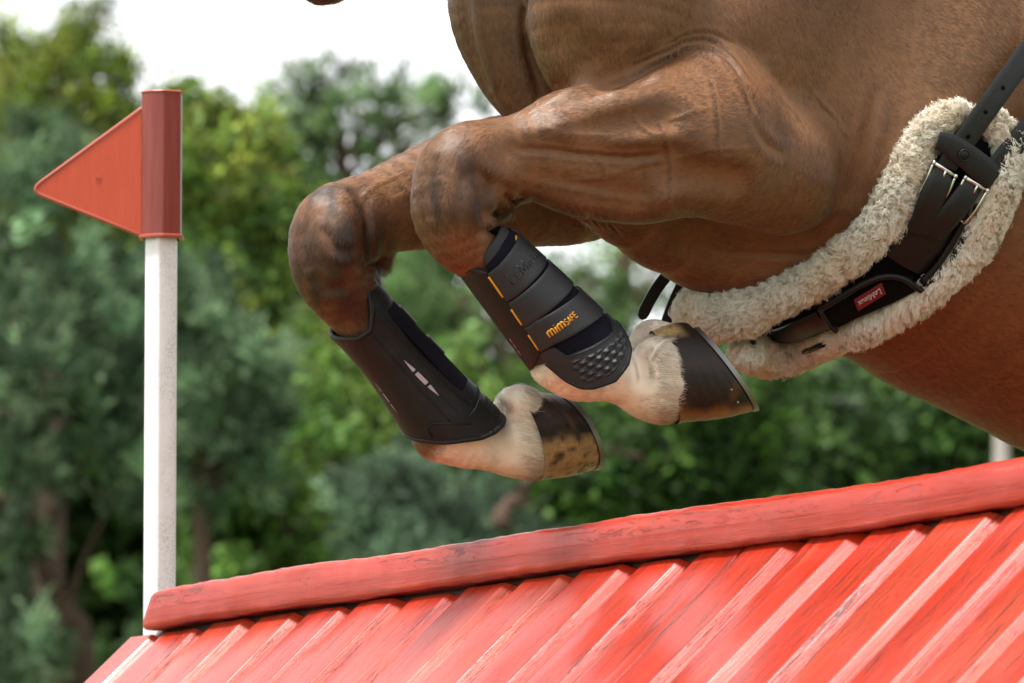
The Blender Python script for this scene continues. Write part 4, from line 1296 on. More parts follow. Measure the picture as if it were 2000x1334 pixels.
# near boot (outer side shown): shell, three straps, strike pad
nb = Boot((952, 496), (0.6, 0.8), 215.0, 0.13, 70, 92, 20, 0.072)
near_boot = empty('tendon_boot', tuple(nb.T))
tag(near_boot, 'black boot with three grey straps and yellow marks on the nearer foreleg', 'boot')
th = deg(-180, 178, 120)
m = nb.patch(th, I([-180, -60, -38, -22, -10, 10, 60, 180], [-6, -8, 2, 22, -16, -24, -30, -20]), I([-180, 180], [222, 222]), -5, 6, 10)
m.build('lining', LINING, near_boot)
m = nb.patch(deg(-178, -19, 60), I([-180, -90, -62, -40, -28, -19], [2, -2, -8, -8, 4, 16]), I([-180, -80, -55, -30, -22, -19], [246, 240, 226, 206, 200, 196]), 0, 5, 12)
m.build('front_shell', SHELL, near_boot)
# rolled top edge of the front shell
m = MB(); tt = deg(-150, -20, 40); f_ = I([-180, -90, -62, -40, -28, -20], [2, -2, -8, -8, 4, 15])
m.tube(nb.pt([f_(x) for x in tt], tt, -1.0), 5.0 * nb.mpp, 8); m.build('rolled_edge', SHELL, near_boot)
m = nb.patch(deg(-16, 120, 60), I([-16, 40, 120], [2, -12, -14]), I([-16, 0, 10, 60, 120], [205, 215, 240, 262, 255]), -1.0, 4, 12)
m.build('hook_panel', FUZZ, near_boot)
for k, (ta, tb, tc_, td, off, thd) in enumerate([(14, 80, 0, 74, 4.6, 122), (83, 139, 82, 143, 5.0, 122), (140, 196, 160, 220, 5.6, 122)]):
    t0_, t1_ = I([-18, 0, 80, 120], [ta, ta - 1, tc_, tc_]), I([-18, 0, 80, 120], [tb, tb, td, td])
    m = nb.patch(deg(-19, thd, 60), t0_, t1_, off, 4.2, 9)
    st_ = m.build('strap', STRAP, near_boot)
    if k == 0:
        nb.text(LEM, 57, 1, 21, 1.25, off - 0.3, pitch_tau=-0.06).build('embossed_lettering', EMB, st_)
    if k == 2:
        nb.text(MIM, 180, 3, 17.5, 2.05, off + 0.2, pitch_tau=0.05).build('yellow_lettering', YELM, st_)
        nb.text(SAFE, 180, 3, 17.5, 1.05, off + 0.2, pitch_tau=0.05).build('yellow_lettering', YELM, st_)
for a, b in ((20, 68), (96, 132), (155, 190)):
    m = MB(); q = np.linspace(a, b, 6); m.tube(nb.pt(q, -19.5, 2.6), 2.5 * nb.mpp, 6); m.build('yellow_seam', YELM, near_boot)
# strike pad: cup over the outside of the fetlock, with little pyramids
pad_bot = I([-24, -20, -11, -1, 11, 35, 59, 77, 90, 104, 116], [212, 228, 268, 293, 307, 321, 315, 301, 283, 265, 258])
pad_top = I([-24, -16, -6, 0, 6, 37, 63, 78, 90, 103, 116], [200, 197, 198, 202, 227, 243, 252, 254, 246, 238, 234])
def pad_off(tau, thd):
    o = 4.0 + 0 * tau
    x = np.radians(thd) * 92; y = tau
    inside = np.clip((pad_bot_arr(thd) - 13 - tau) / 4, 0, 1) * np.clip((tau - pad_top_arr(thd) - 12) / 4, 0, 1) * np.clip((thd - 4) / 4, 0, 1)
    row = np.floor(y / 12.5); xx = x / 19.0 + 0.5 * (row % 2)
    u = np.abs((xx % 1) - 0.5) * 2; w = np.abs((y / 12.5 % 1) - 0.5) * 2
    pyr = np.clip(1 - np.maximum(u, w), 0, 1)
    rimd = np.clip(1 - np.minimum(np.abs(tau - pad_bot_arr(thd)) , 8) / 8, 0, 1)
    return o + inside * pyr * 7.0
def pad_bot_arr(thd): return np.vectorize(pad_bot)(thd)
def pad_top_arr(thd): return np.vectorize(pad_top)(thd)
m = nb.patch(deg(-22, 115, 170), pad_top, pad_bot, pad_off, 6, 90)
m.build('strike_pad', STRAP, near_boot)
m = MB(); tt = deg(-22, 115, 70); m.tube(nb.pt([pad_bot(x) for x in tt], tt, 1.5), 4.6 * nb.mpp, 8); m.build('pad_edge', SHELL, near_boot)
m = MB(); tt = deg(2, 92, 50); m.tube(nb.pt([pad_top(x) + 3 for x in tt], tt, 4.6), 1.6 * nb.mpp, 6); m.build('pad_ridge', STRAP, near_boot)
m = MB(); m.tube(nb.pt([6, 3, 0], [60, 66, 72], -1), 3 * nb.mpp, 7); m.build('yellow_tag', YELM, near_boot)
m = MB()
for tq in (150, 164, 178): m.tube(nb.pt([tq, tq + 11], [-56, -56], 0.6), 1.2 * nb.mpp, 5)
m.build('side_vents', simple_mat('vent_pink', (0.30, 0.12, 0.10), 0.6), near_boot)['kind'] = 'stuff'

# far boot (inner side shown)
fb = Boot((697, 612), (0.62, 0.785), 235.0, -0.12, 67, 81, 8)
far_boot = empty('tendon_boot', tuple(fb.T))
tag(far_boot, 'black moulded boot with a pale slit vent on the farther foreleg', 'boot')
ft = I([-180, -120, -80, -55, -25, 0, 20, 40, 62, 85, 110, 180], [-4, 2, 4, 12, 26, 26, 4, -24, -42, -46, -40, -10])
fbo = I([-180, -110, -75, -45, -20, 0, 20, 40, 60, 80, 110, 180], [250, 244, 244, 262, 286, 303, 322, 333, 338, 338, 330, 270])
def f_off(tau, thd):
    o = 0 * tau
    # swelling over the fetlock and a raised moulded panel towards the tendon
    o = o + 4 * np.clip((tau - 190) / 70, 0, 1) ** 1.5 - 6 * np.exp(-((tau - 115) / 70.0) ** 2) + 4 * np.exp(-((tau - 5) / 22.0) ** 2)
    line = 22 + 0.06 * tau
    o = o + 2.2 * np.clip((thd - line) / 2.5, 0, 1) * np.clip((268 - tau) / 10, 0, 1)
    o = o - 1.8 * np.exp(-((thd - 8 - 0.05 * tau) / 3.0) ** 2) * np.clip((tau - 30) / 20, 0, 1) * np.clip((265 - tau) / 20, 0, 1)
    x = np.radians(thd) * 90
    ins = np.clip((thd - 52) / 5, 0, 1) * np.clip((tau - 276) / 4, 0, 1) * np.clip((328 - tau) / 4, 0, 1)
    row = np.floor(tau / 8.5); u = np.abs(((x / 11 + 0.5 * (row % 2)) % 1) - 0.5) * 2; w = np.abs((tau / 8.5 % 1) - 0.5) * 2
    return o + ins * np.clip(1 - np.maximum(u, w), 0, 1) * 4
m = fb.patch(deg(-178, 178, 200), ft, fbo, f_off, 6, 80)
m.build('shell', SHELL, far_boot)
m = MB(); tt = deg(-176, 176, 140); m.tube(fb.pt([ft(x) for x in tt], tt, -1.5), 5.0 * fb.mpp, 8); m.build('rolled_edge', SHELL, far_boot)
m = MB(); m.tube(fb.pt([fbo(x) - 1 for x in tt], tt, [f_off(np.array(fbo(x)), np.array(x)) - 1.5 for x in tt]), 4.4 * fb.mpp, 8); m.build('bottom_edge', SHELL, far_boot)
m = fb.patch(deg(42, 84, 24), I([42, 60, 84], [16, -6, -20]), I([42, 84], [262, 252]), 3.6, 3, 10)
m.build('hook_panel', FUZZ, far_boot)
for a in (40, 120):
    m = fb.patch(deg(78, 100, 10), I([78, 100], [a, a]), I([78, 100], [a + 44, a + 44]), 7.0, 3.4, 6); m.build('strap_end', STRAP, far_boot)
for a0_, a1_ in ((26, 38), (34, 41), (-4, 2)):
    m = MB(); q = np.linspace(24, 258, 24); tq_ = a0_ + (a1_ - a0_) * q / 258
    m.tube(fb.pt(q, tq_, f_off(q, tq_) + 0.2), 1.7 * fb.mpp, 6); m.build('moulded_ridge', SHELL, far_boot)
# slit vent: three pale pieces
def vent(th0, th1, ta, tb, wmax, mat, cuts):
    for c0, c1 in cuts:
        f = np.linspace(c0, c1, 8)
        tau = ta + (tb - ta) * f; thc = th0 + (th1 - th0) * f; w = wmax * np.sin(np.clip(f, 0.02, 0.98) * math.pi) ** 0.8
        G = np.stack([fb.pt(tau, thc - w, f_off(tau, thc) + 1.0), fb.pt(tau, thc, f_off(tau, thc) + 1.6), fb.pt(tau, thc + w, f_off(tau, thc) + 1.0)], 1)
        m = MB(); m.grid(G); m.build('vent', mat, far_boot, fixn=False)
vent(10, 14, 112, 205, 3.6, PALEV, ((0.0, 0.30), (0.36, 0.66), (0.72, 1.0)))
vent(-62, -58, 120, 190, 2.2, simple_mat('vent_violet', (0.26, 0.17, 0.20), 0.7), ((0.0, 0.28), (0.36, 0.64), (0.72, 1.0)))
m = MB(); m.tube(fb.pt([272, 271, 266, 256], [26, 40, 66, 84], 8.0), 1.5 * fb.mpp, 6); m.build('moulded_line', STRAP, far_boot)
m = MB(); m.tube(fb.pt([262, 240, 240, 262, 285], [-30, -28, -16, 4, 20], [7, 6, 6, 7, 8]), 1.3 * fb.mpp, 6); m.build('moulded_line', SHELL, far_boot)
m = fb.patch(deg(-110, -50, 16), I([-110, -50], [230, 236]), I([-110, -80, -50], [300, 290, 262]), -6, 4, 6); m.build('lining_flap', SHELL, far_boot)

# ------------------------------------------------------------------ sheepskin girth, its leather and buckles
girth = empty('sheepskin_girth', tuple(at(np.array(1700.), np.array(500.), 9.45)))
tag(girth, 'cream sheepskin girth with black leather and buckles around the horse\'s belly', 'girth')
W = Field()
front = np.array([(1366, 596, 36), (1390, 602, 50), (1438, 605, 54), (1516, 580, 42), (1595, 542, 40), (1654, 501, 41), (1708, 450, 42), (1746, 393, 40), (1781, 320, 37), (1816, 262, 36), (1856, 228, 32), (1892, 220, 25)], float)
rear = np.array([(1462, 690, 18), (1500, 702, 23), (1545, 697, 24), (1610, 668, 24), (1690, 635, 27), (1770, 590, 28), (1840, 542, 27), (1902, 470, 30), (1942, 395, 32), (1962, 325, 31), (1966, 285, 26), (1948, 250, 26), (1925, 236, 18)], float)
def on_horse(p, lift):
    return H_base.hit(p[:, 0], p[:, 1], iso=np.asarray(lift))
for rl, lf, th_ in ((front, 0.35, 14), (rear, 0.55, 4)):
    q = crom(rl, 3); rr = m_px(q[:, 2] - th_, 9.45)
    C3, _ = on_horse(q, rr * lf)
    # keep the depth smooth along the roll
    for _ in range(6): C3[1:-1, 1] = 0.25 * C3[:-2, 1] + 0.5 * C3[1:-1, 1] + 0.25 * C3[2:, 1]
    W.chain(C3, rr, 0.012)
# the part that goes on under the belly and up the far side
q = np.array([(1392, 604, 50), (1368, 598, 42), (1362, 582, 32), (1366, 560, 26)], float)
C3, _ = on_horse(q, m_px(q[:, 2], Y0) * 0.3); C3[:, 1] += np.array([0.0, 0.05, 0.11, 0.17]); W.chain(C3, m_px(q[:, 2], Y0), 0.012)
q = np.array([(1500, 700, 20), (1468, 688, 18), (1456, 672, 16)], float)
C3, _ = on_horse(q, m_px(q[:, 2], Y0) * 0.3); C3[:, 1] += np.array([0.0, 0.03, 0.08]); W.chain(C3, m_px(q[:, 2], Y0), 0.012)
WV, WQ = W.polygonise([0.18, 9.0, 1.24], [0.74, 9.95, 1.74], 0.0042)
WV = WV + vnormals(WV, WQ) * (0.0022 * vnoise(WV, 70, 11) + 0.0014 * vnoise(WV, 150, 12))[:, None]
WN = vnormals(WV, WQ)
wool_base = NT('wool_base'); wool_base.P(Base_Color=(0.70, 0.54, 0.38, 1), Roughness=0.95)
wool_base.bsdf.inputs['Specular IOR Level'].default_value = 0.1
sheep = obj('sheepskin', mesh_np(WV, WQ), wool_base.m, girth)
# wool: locks that curl together
wm = NT('wool'); wm.color(wm.attr('hcol').outputs['Vector']); wm.P(Roughness=0.8)
wm.bsdf.inputs['Specular IOR Level'].default_value = 0.15
gn = wm.new('ShaderNodeNewGeometry'); vm = wm.new('ShaderNodeVectorMath', operation='ADD')
sc1 = wm.new('ShaderNodeVectorMath', operation='SCALE'); sc1.inputs['Scale'].default_value = 0.7
wm.link(gn.outputs['Normal'], sc1.inputs[0]); wm.link(sc1.outputs[0], vm.inputs[0]); wm.link(wm.attr('hnor').outputs['Vector'], vm.inputs[1])
nz = wm.new('ShaderNodeVectorMath', operation='NORMALIZE'); wm.link(vm.outputs[0], nz.inputs[0]); wm.normal(nz.outputs[0])

def sample_faces(V_, Q_, n, r, weight=None):
    a = np.linalg.norm(np.cross(V_[Q_[:, 2]] - V_[Q_[:, 0]], V_[Q_[:, 3]] - V_[Q_[:, 1]]), axis=1)
    if weight is not None: a = a * weight
    f = r.choice(len(Q_), n, p=a / a.sum())
    u, w = r.random(n), r.random(n)
    B = np.stack([(1 - u) * (1 - w), u * (1 - w), u * w, (1 - u) * w], 1)
    return Q_[f], B
def wool(n_lock, per, seed):
    r = np.random.default_rng(seed)
    fq, B = sample_faces(WV, WQ, n_lock, r)
    P = (WV[fq] * B[..., None]).sum(1); Nn = unit((WN[fq] * B[..., None]).sum(1))
    swirl = unit(np.stack([vnoise(P, 22, 21), vnoise(P, 22, 22), vnoise(P, 22, 23) - 0.25], -1))
    dirn = unit(Nn * 0.85 + swirl * 0.95 + np.array([0.0, 0, -0.28]) + r.normal(size=P.shape) * 0.10)
    Ln = 0.0115 * r.uniform(0.7, 1.35, n_lock)
    tip = P + dirn * Ln[:, None]
    side = unit(np.cross(dirn, r.normal(size=P.shape)))
    curl = r.uniform(-0.004, 0.004, n_lock)
    pts = []
    m_ = 6
    root = P[:, None] + r.normal(size=(n_lock, per, 3)) * 0.0038
    root = root - Nn[:, None] * 0.001
    tips = tip[:, None] + r.normal(size=(n_lock, per, 3)) * 0.0021
    for t in np.linspace(0, 1, m_):
        w = t ** 0.75
        p = root * (1 - w) + tips * w + side[:, None] * (curl * math.sin(t * 3.3))[:, None, None] + Nn[:, None] * (0.0030 * math.sin(t * math.pi))
        pts.append(p)
    S = np.stack(pts, 2).reshape(-1, m_, 3)
    rad = np.broadcast_to(np.array([0.00026, 0.00026, 0.00025, 0.00023, 0.0002, 0.0001]), (len(S), m_))
    c0 = np.array([0.96, 0.89, 0.77]); c1 = np.array([0.91, 0.76, 0.58])
    t_ = np.clip(0.35 + 0.5 * vnoise(P, 30, 31) + r.normal(0, 0.15, n_lock), 0, 1)
    Cc = np.repeat(c0 + (c1 - c0) * t_[:, None], per, 0) * r.uniform(0.85, 1.12, (len(S), 1))
    return S, rad, np.clip(Cc, 0, 0.95), np.repeat(Nn, per, 0)
S_, rad_, Cw, Nw = wool(9000, 20, 5)
strands('wool', S_, rad_, Cw, Nw, wm.m, sheep)['kind'] = 'stuff'

leather = NT('black_leather'); lv = leather.coords()
leather.color(leather.mix(leather.noise(lv, 40, 5), (0.004, 0.004, 0.004), (0.010, 0.009, 0.009))); leather.P(Roughness=0.45); leather.bsdf.inputs['Specular IOR Level'].default_value = 0.3
leather.normal(leather.bump(leather.noise(lv, 350, 4), 0.3, 0.0008)); LEATHER = leather.m
leather2 = NT('strap_leather'); lv = leather2.coords()
leather2.color(leather2.mix(leather2.noise(lv, 60, 5), (0.005, 0.005, 0.0055), (0.013, 0.0125, 0.013))); leather2.P(Roughness=0.5); leather2.bsdf.inputs['Specular IOR Level'].default_value = 0.35
leather2.normal(leather2.bump(leather2.noise(lv, 260, 5), 0.4, 0.001)); LEATHER2 = leather2.m
velv = simple_mat('black_velvet', (0.004, 0.0035, 0.004), 0.95, spec=0.1, bump=(700, 0.5, 0.001))

def hsurf(px, py, lift):
    return H_base.hit(np.atleast_1d(np.asarray(px, float)), np.atleast_1d(np.asarray(py, float)), iso=lift)
def strip(pts, lift, thick, sub=4, bow=0.0, nw=7, holes=None, lifts=None):
    """a leather band: rows (px, py, width px) along its middle line, lying lift metres over the coat"""
    p = np.asarray(pts, float)
    if lifts is not None: p = np.hstack([p, np.asarray(lifts, float)[:, None]])
    q = crom(p, sub) if len(p) > 2 else np.array([p[0] + (p[1] - p[0]) * t for t in np.linspace(0, 1, sub * 2)])
    lf = q[:, 3] if lifts is not None else np.full(len(q), lift)
    C3, N_ = hsurf(q[:, 0], q[:, 1], lf)
    for _ in range(8):
        C3[1:-1, 1] = 0.25 * C3[:-2, 1] + 0.5 * C3[1:-1, 1] + 0.25 * C3[2:, 1]
        N_[1:-1] = unit(N_[:-2] + N_[1:-1] * 2 + N_[2:])
    t = unit(np.gradient(C3, axis=0)); b = unit(np.cross(N_, t)); N_ = unit(np.cross(t, b))
    s_ = np.linspace(-1, 1, nw)
    prof = np.where(np.abs(s_) > 0.95, -thick * 0.35, 0) - bow * s_ ** 2
    hw = m_px(q[:, 2], 9.45) / 2
    G = C3[:, None] + b[:, None] * (s_[None] * hw[:, None])[..., None] + N_[:, None] * (prof[None] + thick / 2)[..., None]
    K = C3[:, None] + b[:, None] * (s_[None] * hw[:, None])[..., None] + N_[:, None] * (-bow * s_[None] ** 2 - thick / 2)[..., None]
    m = MB(); m.grid(G); m.grid(K[:, ::-1])
    m.grid(np.stack([G[:, 0], K[:, 0]], 1)); m.grid(np.stack([K[:, -1], G[:, -1]], 1))
    m.grid(np.stack([K[0], G[0]])); m.grid(np.stack([G[-1], K[-1]]))
    return m, C3, N_, t, b
# leather body of the girth between the wool rolls
m, *_ = strip([(1480, 672, 44), (1512, 664, 66), (1580, 634, 80), (1635, 608, 88), (1700, 572, 94), (1755, 534, 114), (1800, 492, 132), (1845, 420, 130), (1869, 350, 134), (1893, 300, 124), (1908, 268, 96)], 0.013, 0.006, 5, 0.006, 11)
m.build('leather_body', velv, girth)
m, *_ = strip([(1766, 520, 84), (1804, 470, 104), (1840, 405, 112), (1864, 355, 112)], 0.0215, 0.005, 5, 0.005, 11)
m.build('leather_panel', LEATHER, girth)
m, *_ = strip([(1470, 672, 22), (1515, 666, 44), (1570, 646, 52), (1612, 626, 54)], 0.020, 0.005, 5, 0.004, 9)
m.build('leather_end', LEATHER, girth)
# sleeve with rounded top and piping
m, C3, N_, t_, b_ = strip([(1618, 622, 48), (1655, 606, 62), (1705, 583, 66), (1750, 566, 60), (1786, 558, 36)], 0.026, 0.006, 5, 0.004, 9)
pocket = m.build('pocket', velv, girth)
m = MB(); pp = np.array([(1600, 606), (1640, 582), (1690, 553), (1730, 540), (1765, 545), (1790, 562), (1800, 568)], float)
q = crom(pp, 5); P3, _n = hsurf(q[:, 0], q[:, 1], 0.031); m.tube(P3, 0.0042, 8); m.build('piping', LEATHER, pocket)
m = MB(); pp = np.array([(1603, 608), (1612, 622), (1622, 638), (1634, 648)], float)
q = crom(pp, 5); P3, _n = hsurf(q[:, 0], q[:, 1], 0.029); m.tube(P3, 0.0036, 8); m.build('piping', LEATHER, pocket)
m = MB(); pp = np.array([(1470, 668), (1520, 684), (1560, 690), (1610, 672)], float)
q = crom(pp, 5); P3, _n = hsurf(q[:, 0], q[:, 1], 0.021); m.tube(P3, 0.004, 8); m.build('piping', LEATHER, girth)
# red woven label
redl = NT('woven_label'); redl.P(Base_Color=(0.16, 0.006, 0.012, 1), Roughness=0.8)
redl.normal(redl.bump(redl.noise(redl.coords(), 800, 2), 0.4, 0.0006))
lc = np.array([(1668, 586), (1722, 552), (1730, 574), (1676, 607)], float)      # corners round the label
L3, Ln_ = hsurf(lc[:, 0], lc[:, 1], 0.0335)
ln = unit(np.cross(L3[1] - L3[0], L3[3] - L3[0])); ln = ln if ln[1] < 0 else -ln
m = MB()
def lab(u, v, lift=0.0): return (L3[0] * (1 - u) * (1 - v) + L3[1] * u * (1 - v) + L3[2] * u * v + L3[3] * (1 - u) * v) + ln * lift
m.box(lab(.5, .5), (lab(1, .5) - lab(0, .5)) / 2, (lab(.5, 1) - lab(.5, 0)) / 2, ln * 0.0008)
label_ = m.build('label', redl.m, pocket, smooth=False)
m = MB()
for pl in LEM:
    q = np.asarray(pl, float); q = crom(q, 2) if len(q) > 2 else q
    u = 0.90 - q[:, 0] / LEMW * 0.80; v = 0.30 + q[:, 1] * 0.42            # the word hangs upside down
    m.tube(np.array([lab(a, b, 0.0012) for a, b in zip(u, v)]), 0.00034, 5)
m.build('label_lettering', simple_mat('label_thread', (0.75, 0.72, 0.70), 0.7), label_)
# edge binding of the leather body
for pts in ([(1800, 566), (1852, 515), (1892, 445), (1910, 398)], [(1800, 552), (1836, 512), (1872, 452), (1890, 405)]):
    q = crom(np.array(pts, float), 5); P3, _n = hsurf(q[:, 0], q[:, 1], 0.024); m = MB(); m.tube(P3, 0.0045, 8); m.build('binding', LEATHER, girth)
# the two buckle straps, their buckles
def buckle(c0, c1, d0, d1, seed):
    """c0-c1: roller bar ends (px), d0, d1: lower ends of the side bars"""
    o = MB()
    A, nA = hsurf([c0[0], c1[0]], [c0[1], c1[1]], 0.036)
    D, nD = hsurf([d0[0], d1[0]], [d0[1], d1[1]], 0.030)
    o.tube(np.array([A[0], (A[0] + A[1]) / 2, A[1]]), 0.0030, 12)
    root = o.build('buckle', STEEL2, girth)
    for i in (0, 1):
        s_ = MB(); s_.tube(crom([A[i], (A[i] + D[i]) / 2 + nA[i] * 0.004, D[i]], 4), 0.0019, 8)
        s_.build('side_bar', STEEL2, root)
    e = MB(); e.tube(np.array([A[0] - (A[1] - A[0]) * 0.04, A[0] + (A[1] - A[0]) * 0.06]), 0.0038, 12); e.build('roller_end', STEEL2, root)
    e = MB(); e.tube(np.array([A[1] - (A[1] - A[0]) * 0.06, A[1] + (A[1] - A[0]) * 0.05]), 0.0038, 12); e.build('roller_end', STEEL2, root)
    b_ = MB(); b_.tube(np.array([D[0], D[1]]), 0.0019, 8); b_.build('lower_bar', STEEL2, root)
    pmid = A[0] * 0.45 + A[1] * 0.55; dm_ = D[0] * 0.45 + D[1] * 0.55
    t = MB(); t.tube(np.array([pmid + nA[0] * 0.003, pmid * 0.75 + dm_ * 0.25 + nA[0] * 0.005]), 0.0016, 8); t.build('tongue', STEEL2, root)
    return root
s2_ = NT('polished_steel'); s2_.P(Base_Color=(0.72, 0.70, 0.66, 1), Metallic=1.0, Roughness=0.14); STEEL2 = s2_.m
buckle((1823, 317), (1866, 344), (1794, 380), (1836, 404), 1)
buckle((1884, 346), (1928, 372), (1850, 410), (1884, 436), 2)
m, *_ = strip([(1846, 328, 46), (1836, 352, 50), (1820, 392, 52), (1806, 428, 50), (1795, 455, 46)], 0, 0.006, 5, 0.002, 9, lifts=[0.030, 0.041, 0.042, 0.034, 0.027])
m.build('buckle_strap', LEATHER2, girth)
m, *_ = strip([(1904, 355, 46), (1888, 380, 48), (1862, 415, 50), (1838, 442, 50), (1822, 462, 46)], 0, 0.006, 5, 0.002, 9, lifts=[0.030, 0.041, 0.042, 0.034, 0.027])
m.build('buckle_strap', LEATHER2, girth)
# stitched tab of the keeper and its snap
m, C3, N_, t_, b_ = strip([(1832, 274, 36), (1858, 284, 44), (1890, 306, 50), (1920, 330, 52), (1944, 350, 48)], 0.040, 0.004, 5, 0.002, 9)
keeper = m.build('keeper', LEATHER2, girth)
P3, n3_ = hsurf([1883], [303], 0.0435)
m = MB(); m.tube(np.array([P3[0], P3[0] + n3_[0] * 0.002]), [0.0068, 0.0060], 18); sn_ = m.build('snap', LEATHER, keeper)
m = MB(); a_ = np.linspace(0, 2 * math.pi, 25); uu_ = unit(np.cross(n3_[0], [0, 0, 1.0])); vv_ = np.cross(n3_[0], uu_)
m.tube(P3[0] + n3_[0] * 0.0015 + 0.0072 * (np.cos(a_)[:, None] * uu_ + np.sin(a_)[:, None] * vv_), 0.0009, 6, False); m.build('snap_ring', LEATHER2, keeper)

# saddle straps that come down into the girth, punched with holes
def billet(pts, lifts, holes, label, name='girth_strap'):
    m, C3, N_, t, b = strip(pts, 0, 0.0042, 6, 0.0006, 9, lifts=lifts)
    o = m.build(name, LEATHER2)
    tag(o, label, 'strap', 'saddle straps buckled to the girth')
    for hx, hy in holes:
        i = np.argmin((to_px(C3)[0] - hx) ** 2 + (to_px(C3)[1] - hy) ** 2)
        c = C3[i] + N_[i] * 0.0023
        k = MB(); k.tube(np.array([c - N_[i] * 0.001, c + N_[i] * 0.0004]), [0.0030, 0.0030], 12); k.build('hole', HOLE, o)
    return o
HOLE = simple_mat('punched_hole', (0.003, 0.003, 0.003), 0.9, spec=0.05)
billet([(2120, -55, 46), (2060, 28, 46), (1996, 118, 46), (1940, 196, 46), (1896, 258, 46), (1866, 300, 44), (1850, 326, 42)], [0.03, 0.03, 0.033, 0.037, 0.036, 0.033, 0.03],
       [(2040, 56), (1960, 165), (1924, 215), (1892, 262)], 'upper dark leather saddle strap with punched holes, left of its twin')
billet([(2140, 60, 46), (2080, 148, 46), (2020, 236, 46), (1970, 300, 46), (1938, 338, 44), (1912, 365, 42)], [0.03, 0.032, 0.035, 0.037, 0.035, 0.03],
       [(2040, 206), (1978, 290), (1942, 336)], 'lower dark leather saddle strap with punched holes, nearest the frame edge')
# two strap ends hanging on the far side of the belly
def hang(pts, Y, w, label):
    p = crom(np.array(pts, float), 5)
    C3 = at(p[:, 0], p[:, 1], Y)
    t = unit(np.gradient(C3, axis=0)); N_ = np.tile(unit([0.25, -1.0, 0.05]), (len(C3), 1)); b = unit(np.cross(N_, t)); N_ = np.cross(t, b)
    hw = m_px(w, Y) / 2 * np.interp(np.linspace(0, 1, len(p)), [0, 0.85, 0.95, 1.0], [1, 1, 0.8, 0.25])
    s_ = np.linspace(-1, 1, 5)
    G = C3[:, None] + b[:, None] * (s_[None] * hw[:, None])[..., None] + N_[:, None] * 0.002
    K = G - N_[:, None] * 0.0045
    m = MB(); m.grid(G); m.grid(K[:, ::-1]); m.grid(np.stack([G[:, 0], K[:, 0]], 1)); m.grid(np.stack([K[:, -1], G[:, -1]], 1)); m.grid(np.stack([K[0], G[0]])); m.grid(np.stack([G[-1], K[-1]]))
    tag(m.build('strap_end', LEATHER2), label, 'strap', 'strap ends behind the belly')
hang([(1345, 480), (1312, 525), (1282, 565), (1262, 600), (1252, 624)], 9.84, 23, 'dark strap end hanging free in front of the sheepskin, the left one')
hang([(1380, 480), (1345, 535), (1322, 580), (1306, 622), (1296, 660)], 9.82, 25, 'dark strap end behind the near hoof, the right one of two')

# ------------------------------------------------------------------ coat hair, laid along the growth of the coat
FLOW = np.array([(1500, 60, .35, 1), (1300, 60, .1, 1), (1180, 60, .1, 1), (950, 60, .15, 1), (1650, 150, .7, .8), (1850, 120, 1, .45), (1950, 500, 1, .5), (1750, 330, .6, 1),
                 (1800, 780, 1, .36), (1600, 330, -.6, .9), (1450, 380, -1, .25), (1400, 230, -1, .25), (1200, 240, -1, .12), (1200, 360, -1, .1), (1050, 300, -1, .25), (950, 270, -.8, .7),
                 (880, 330, -.1, 1), (880, 430, .15, 1), (930, 500, .6, .8), (1080, 460, -1, .2), (850, 350, -1, .35), (740, 390, -.9, .6), (640, 430, -.2, 1), (650, 530, .2, 1), (700, 620, .55, .83),
                 (1350, 500, 1, .3), (1200, 450, .9, .4), (1450, 540, 1, .1), (1120, 740, .9, .35), (1200, 740, 1, .25), (1310, 740, 1, .12), (1280, 660, .9, .3), (900, 890, .95, .2), (1000, 850, 1, .15), (1060, 860, 1, .1), (1020, 780, .7, .6)], float)
def flow_dir(P, Nn):
    x, y = to_px(P)
    d2 = (x[:, None] - FLOW[None, :, 0]) ** 2 + (y[:, None] - FLOW[None, :, 1]) ** 2
    w = 1.0 / (d2 + 900.0) ** 1.6
    f = unit(FLOW[:, 2:])
    D = (w @ f) / w.sum(1, keepdims=True)
    v3 = unit(D[:, :1] * RGT - D[:, 1:] * UPV)
    v3 = v3 - Nn * (v3 * Nn).sum(1, keepdims=True)
    return unit(v3)
hmat = NT('horse_hair')
hmat.color(hmat.attr('hcol').outputs['Vector']); hmat.P(Roughness=0.36)
hmat.bsdf.inputs['Specular IOR Level'].default_value = 0.5
g_ = hmat.new('ShaderNodeNewGeometry'); a_ = hmat.new('ShaderNodeVectorMath', operation='ADD'); s_ = hmat.new('ShaderNodeVectorMath', operation='SCALE')
s_.inputs['Scale'].default_value = 0.35
hmat.link(g_.outputs['Normal'], s_.inputs[0]); hmat.link(s_.outputs[0], a_.inputs[0]); hmat.link(hmat.attr('hnor').outputs['Vector'], a_.inputs[1])
z_ = hmat.new('ShaderNodeVectorMath', operation='NORMALIZE'); hmat.link(a_.outputs[0], z_.inputs[0]); hmat.normal(z_.outputs[0])

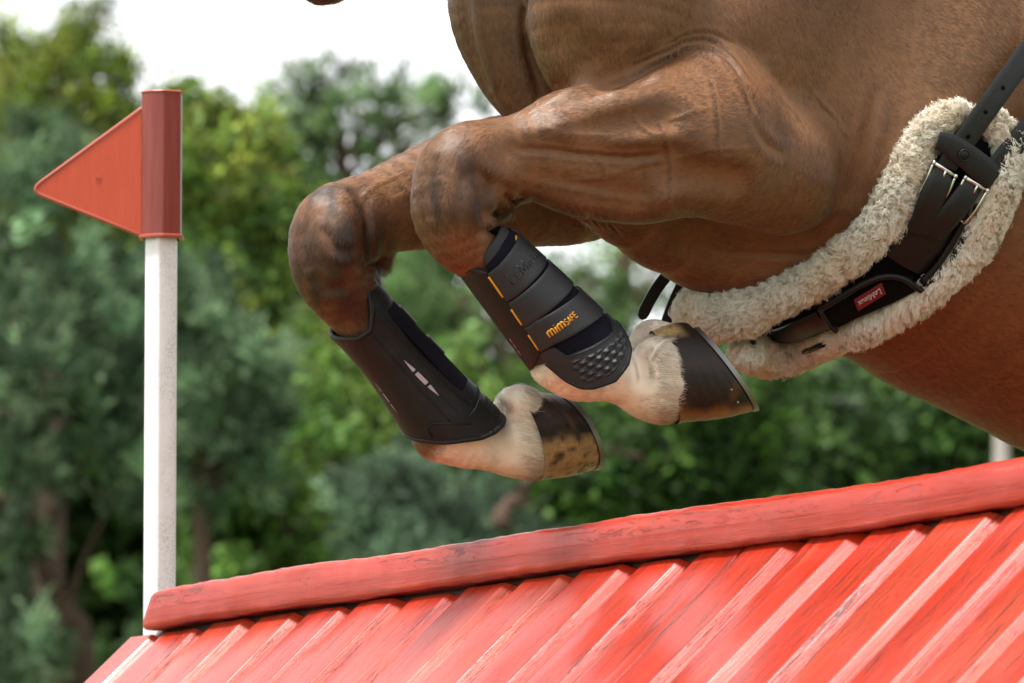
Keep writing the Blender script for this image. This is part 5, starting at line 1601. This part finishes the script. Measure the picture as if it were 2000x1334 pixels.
def coat_hair(name, n, length, rad, lift, seed, mask, jitter=0.22, clump=0.0, m_=4, bright=(0.6, 1.5)):
    r = np.random.default_rng(seed)
    fm = mask[Q].mean(1)
    fq, B = sample_faces(V, Q, n, r, fm)
    P = (V[fq] * B[..., None]).sum(1); Nn = unit((N[fq] * B[..., None]).sum(1)); Cc = (C[fq] * B[..., None]).sum(1)
    D = flow_dir(P, Nn)
    sw = np.stack([vnoise(P, 45, 41), vnoise(P, 45, 42), vnoise(P, 45, 43)], -1)
    D = D + sw * 0.22 + r.normal(size=D.shape) * jitter
    D = unit(D - Nn * (D * Nn).sum(1, keepdims=True))
    L = length * r.uniform(0.6, 1.3, n)
    lf = lift * r.uniform(0.5, 1.6, n)
    pts = []
    for t in np.linspace(0, 1, m_):
        h = lf * (t - 0.45 * t * t) * 1.6
        pts.append(P + D * (L * t)[:, None] + Nn * (h * L)[:, None] - Nn * 0.0003)
    S = np.stack(pts, 1)
    rr = rad * np.linspace(1.0, 0.25, m_)[None] * r.uniform(0.7, 1.3, (n, 1))
    tuft = 1 + 0.28 * vnoise(P, 140, 44) 
    Cc = np.clip(Cc * (r.uniform(*bright, n) * tuft)[:, None], 0.004, 0.92)
    strands(name, S, rr, Cc, Nn, hmat.m, horse)['kind'] = 'stuff'

inframe = ((VPX > 500) & (VPX < 2120) & (VPY > -80) & (VPY < 1000)).astype(float)
facing = (N[:, 1] < 0.45).astype(float)
sock = np.clip(wn_ * (VPY > 560), 0, 1)
coat_hair('coat_hair', 300000, 0.0090, 0.00020, 0.07, 51, inframe * facing * (sock < 0.5))
coat_hair('coat_locks', 50000, 0.013, 0.00030, 0.010, 56, inframe * facing * (sock < 0.5) * (VPX > 1000), 0.14, bright=(0.62, 1.4))
coat_hair('sock_hair', 60000, 0.0065, 0.00020, 0.06, 52, inframe * (sock >= 0.5) * (N[:, 1] < 0.6), 0.18, bright=(0.82, 1.12))
cor = np.maximum(np.exp(-((VPX - 1300) / 26) ** 2) * (VPX < 1335) * (VPY > 640) * (VPY < 835), 0) + np.exp(-((VPX - 1050) / 30) ** 2) * (VPY > 745) * (VPX < 1120) * (VPY < 950) * (VPX > 1000) * (N[:, 1] < 0.6) * (V[:, 1] > 9.5) 
coat_hair('coronet_hair', 7000, 0.014, 0.00022, 0.07, 53, cor * (sock > 0.3), 0.16, bright=(0.4, 1.1))
tuftm = blob(1270, 668, 0.12, 26, 30) + blob(1010, 795, -0.125, 30, 30)
coat_hair('fetlock_hair', 3000, 0.011, 0.00024, 0.2, 54, np.clip(tuftm, 0, 1) * (sock > 0.3), 0.3, bright=(0.8, 1.1))
kneehair = blob(1000, 395, 0.12, 22, 22) + blob(742, 530, -0.125, 26, 24)
coat_hair('knee_fringe', 4000, 0.014, 0.00024, 0.5, 55, np.clip(kneehair, 0, 1), 0.35)
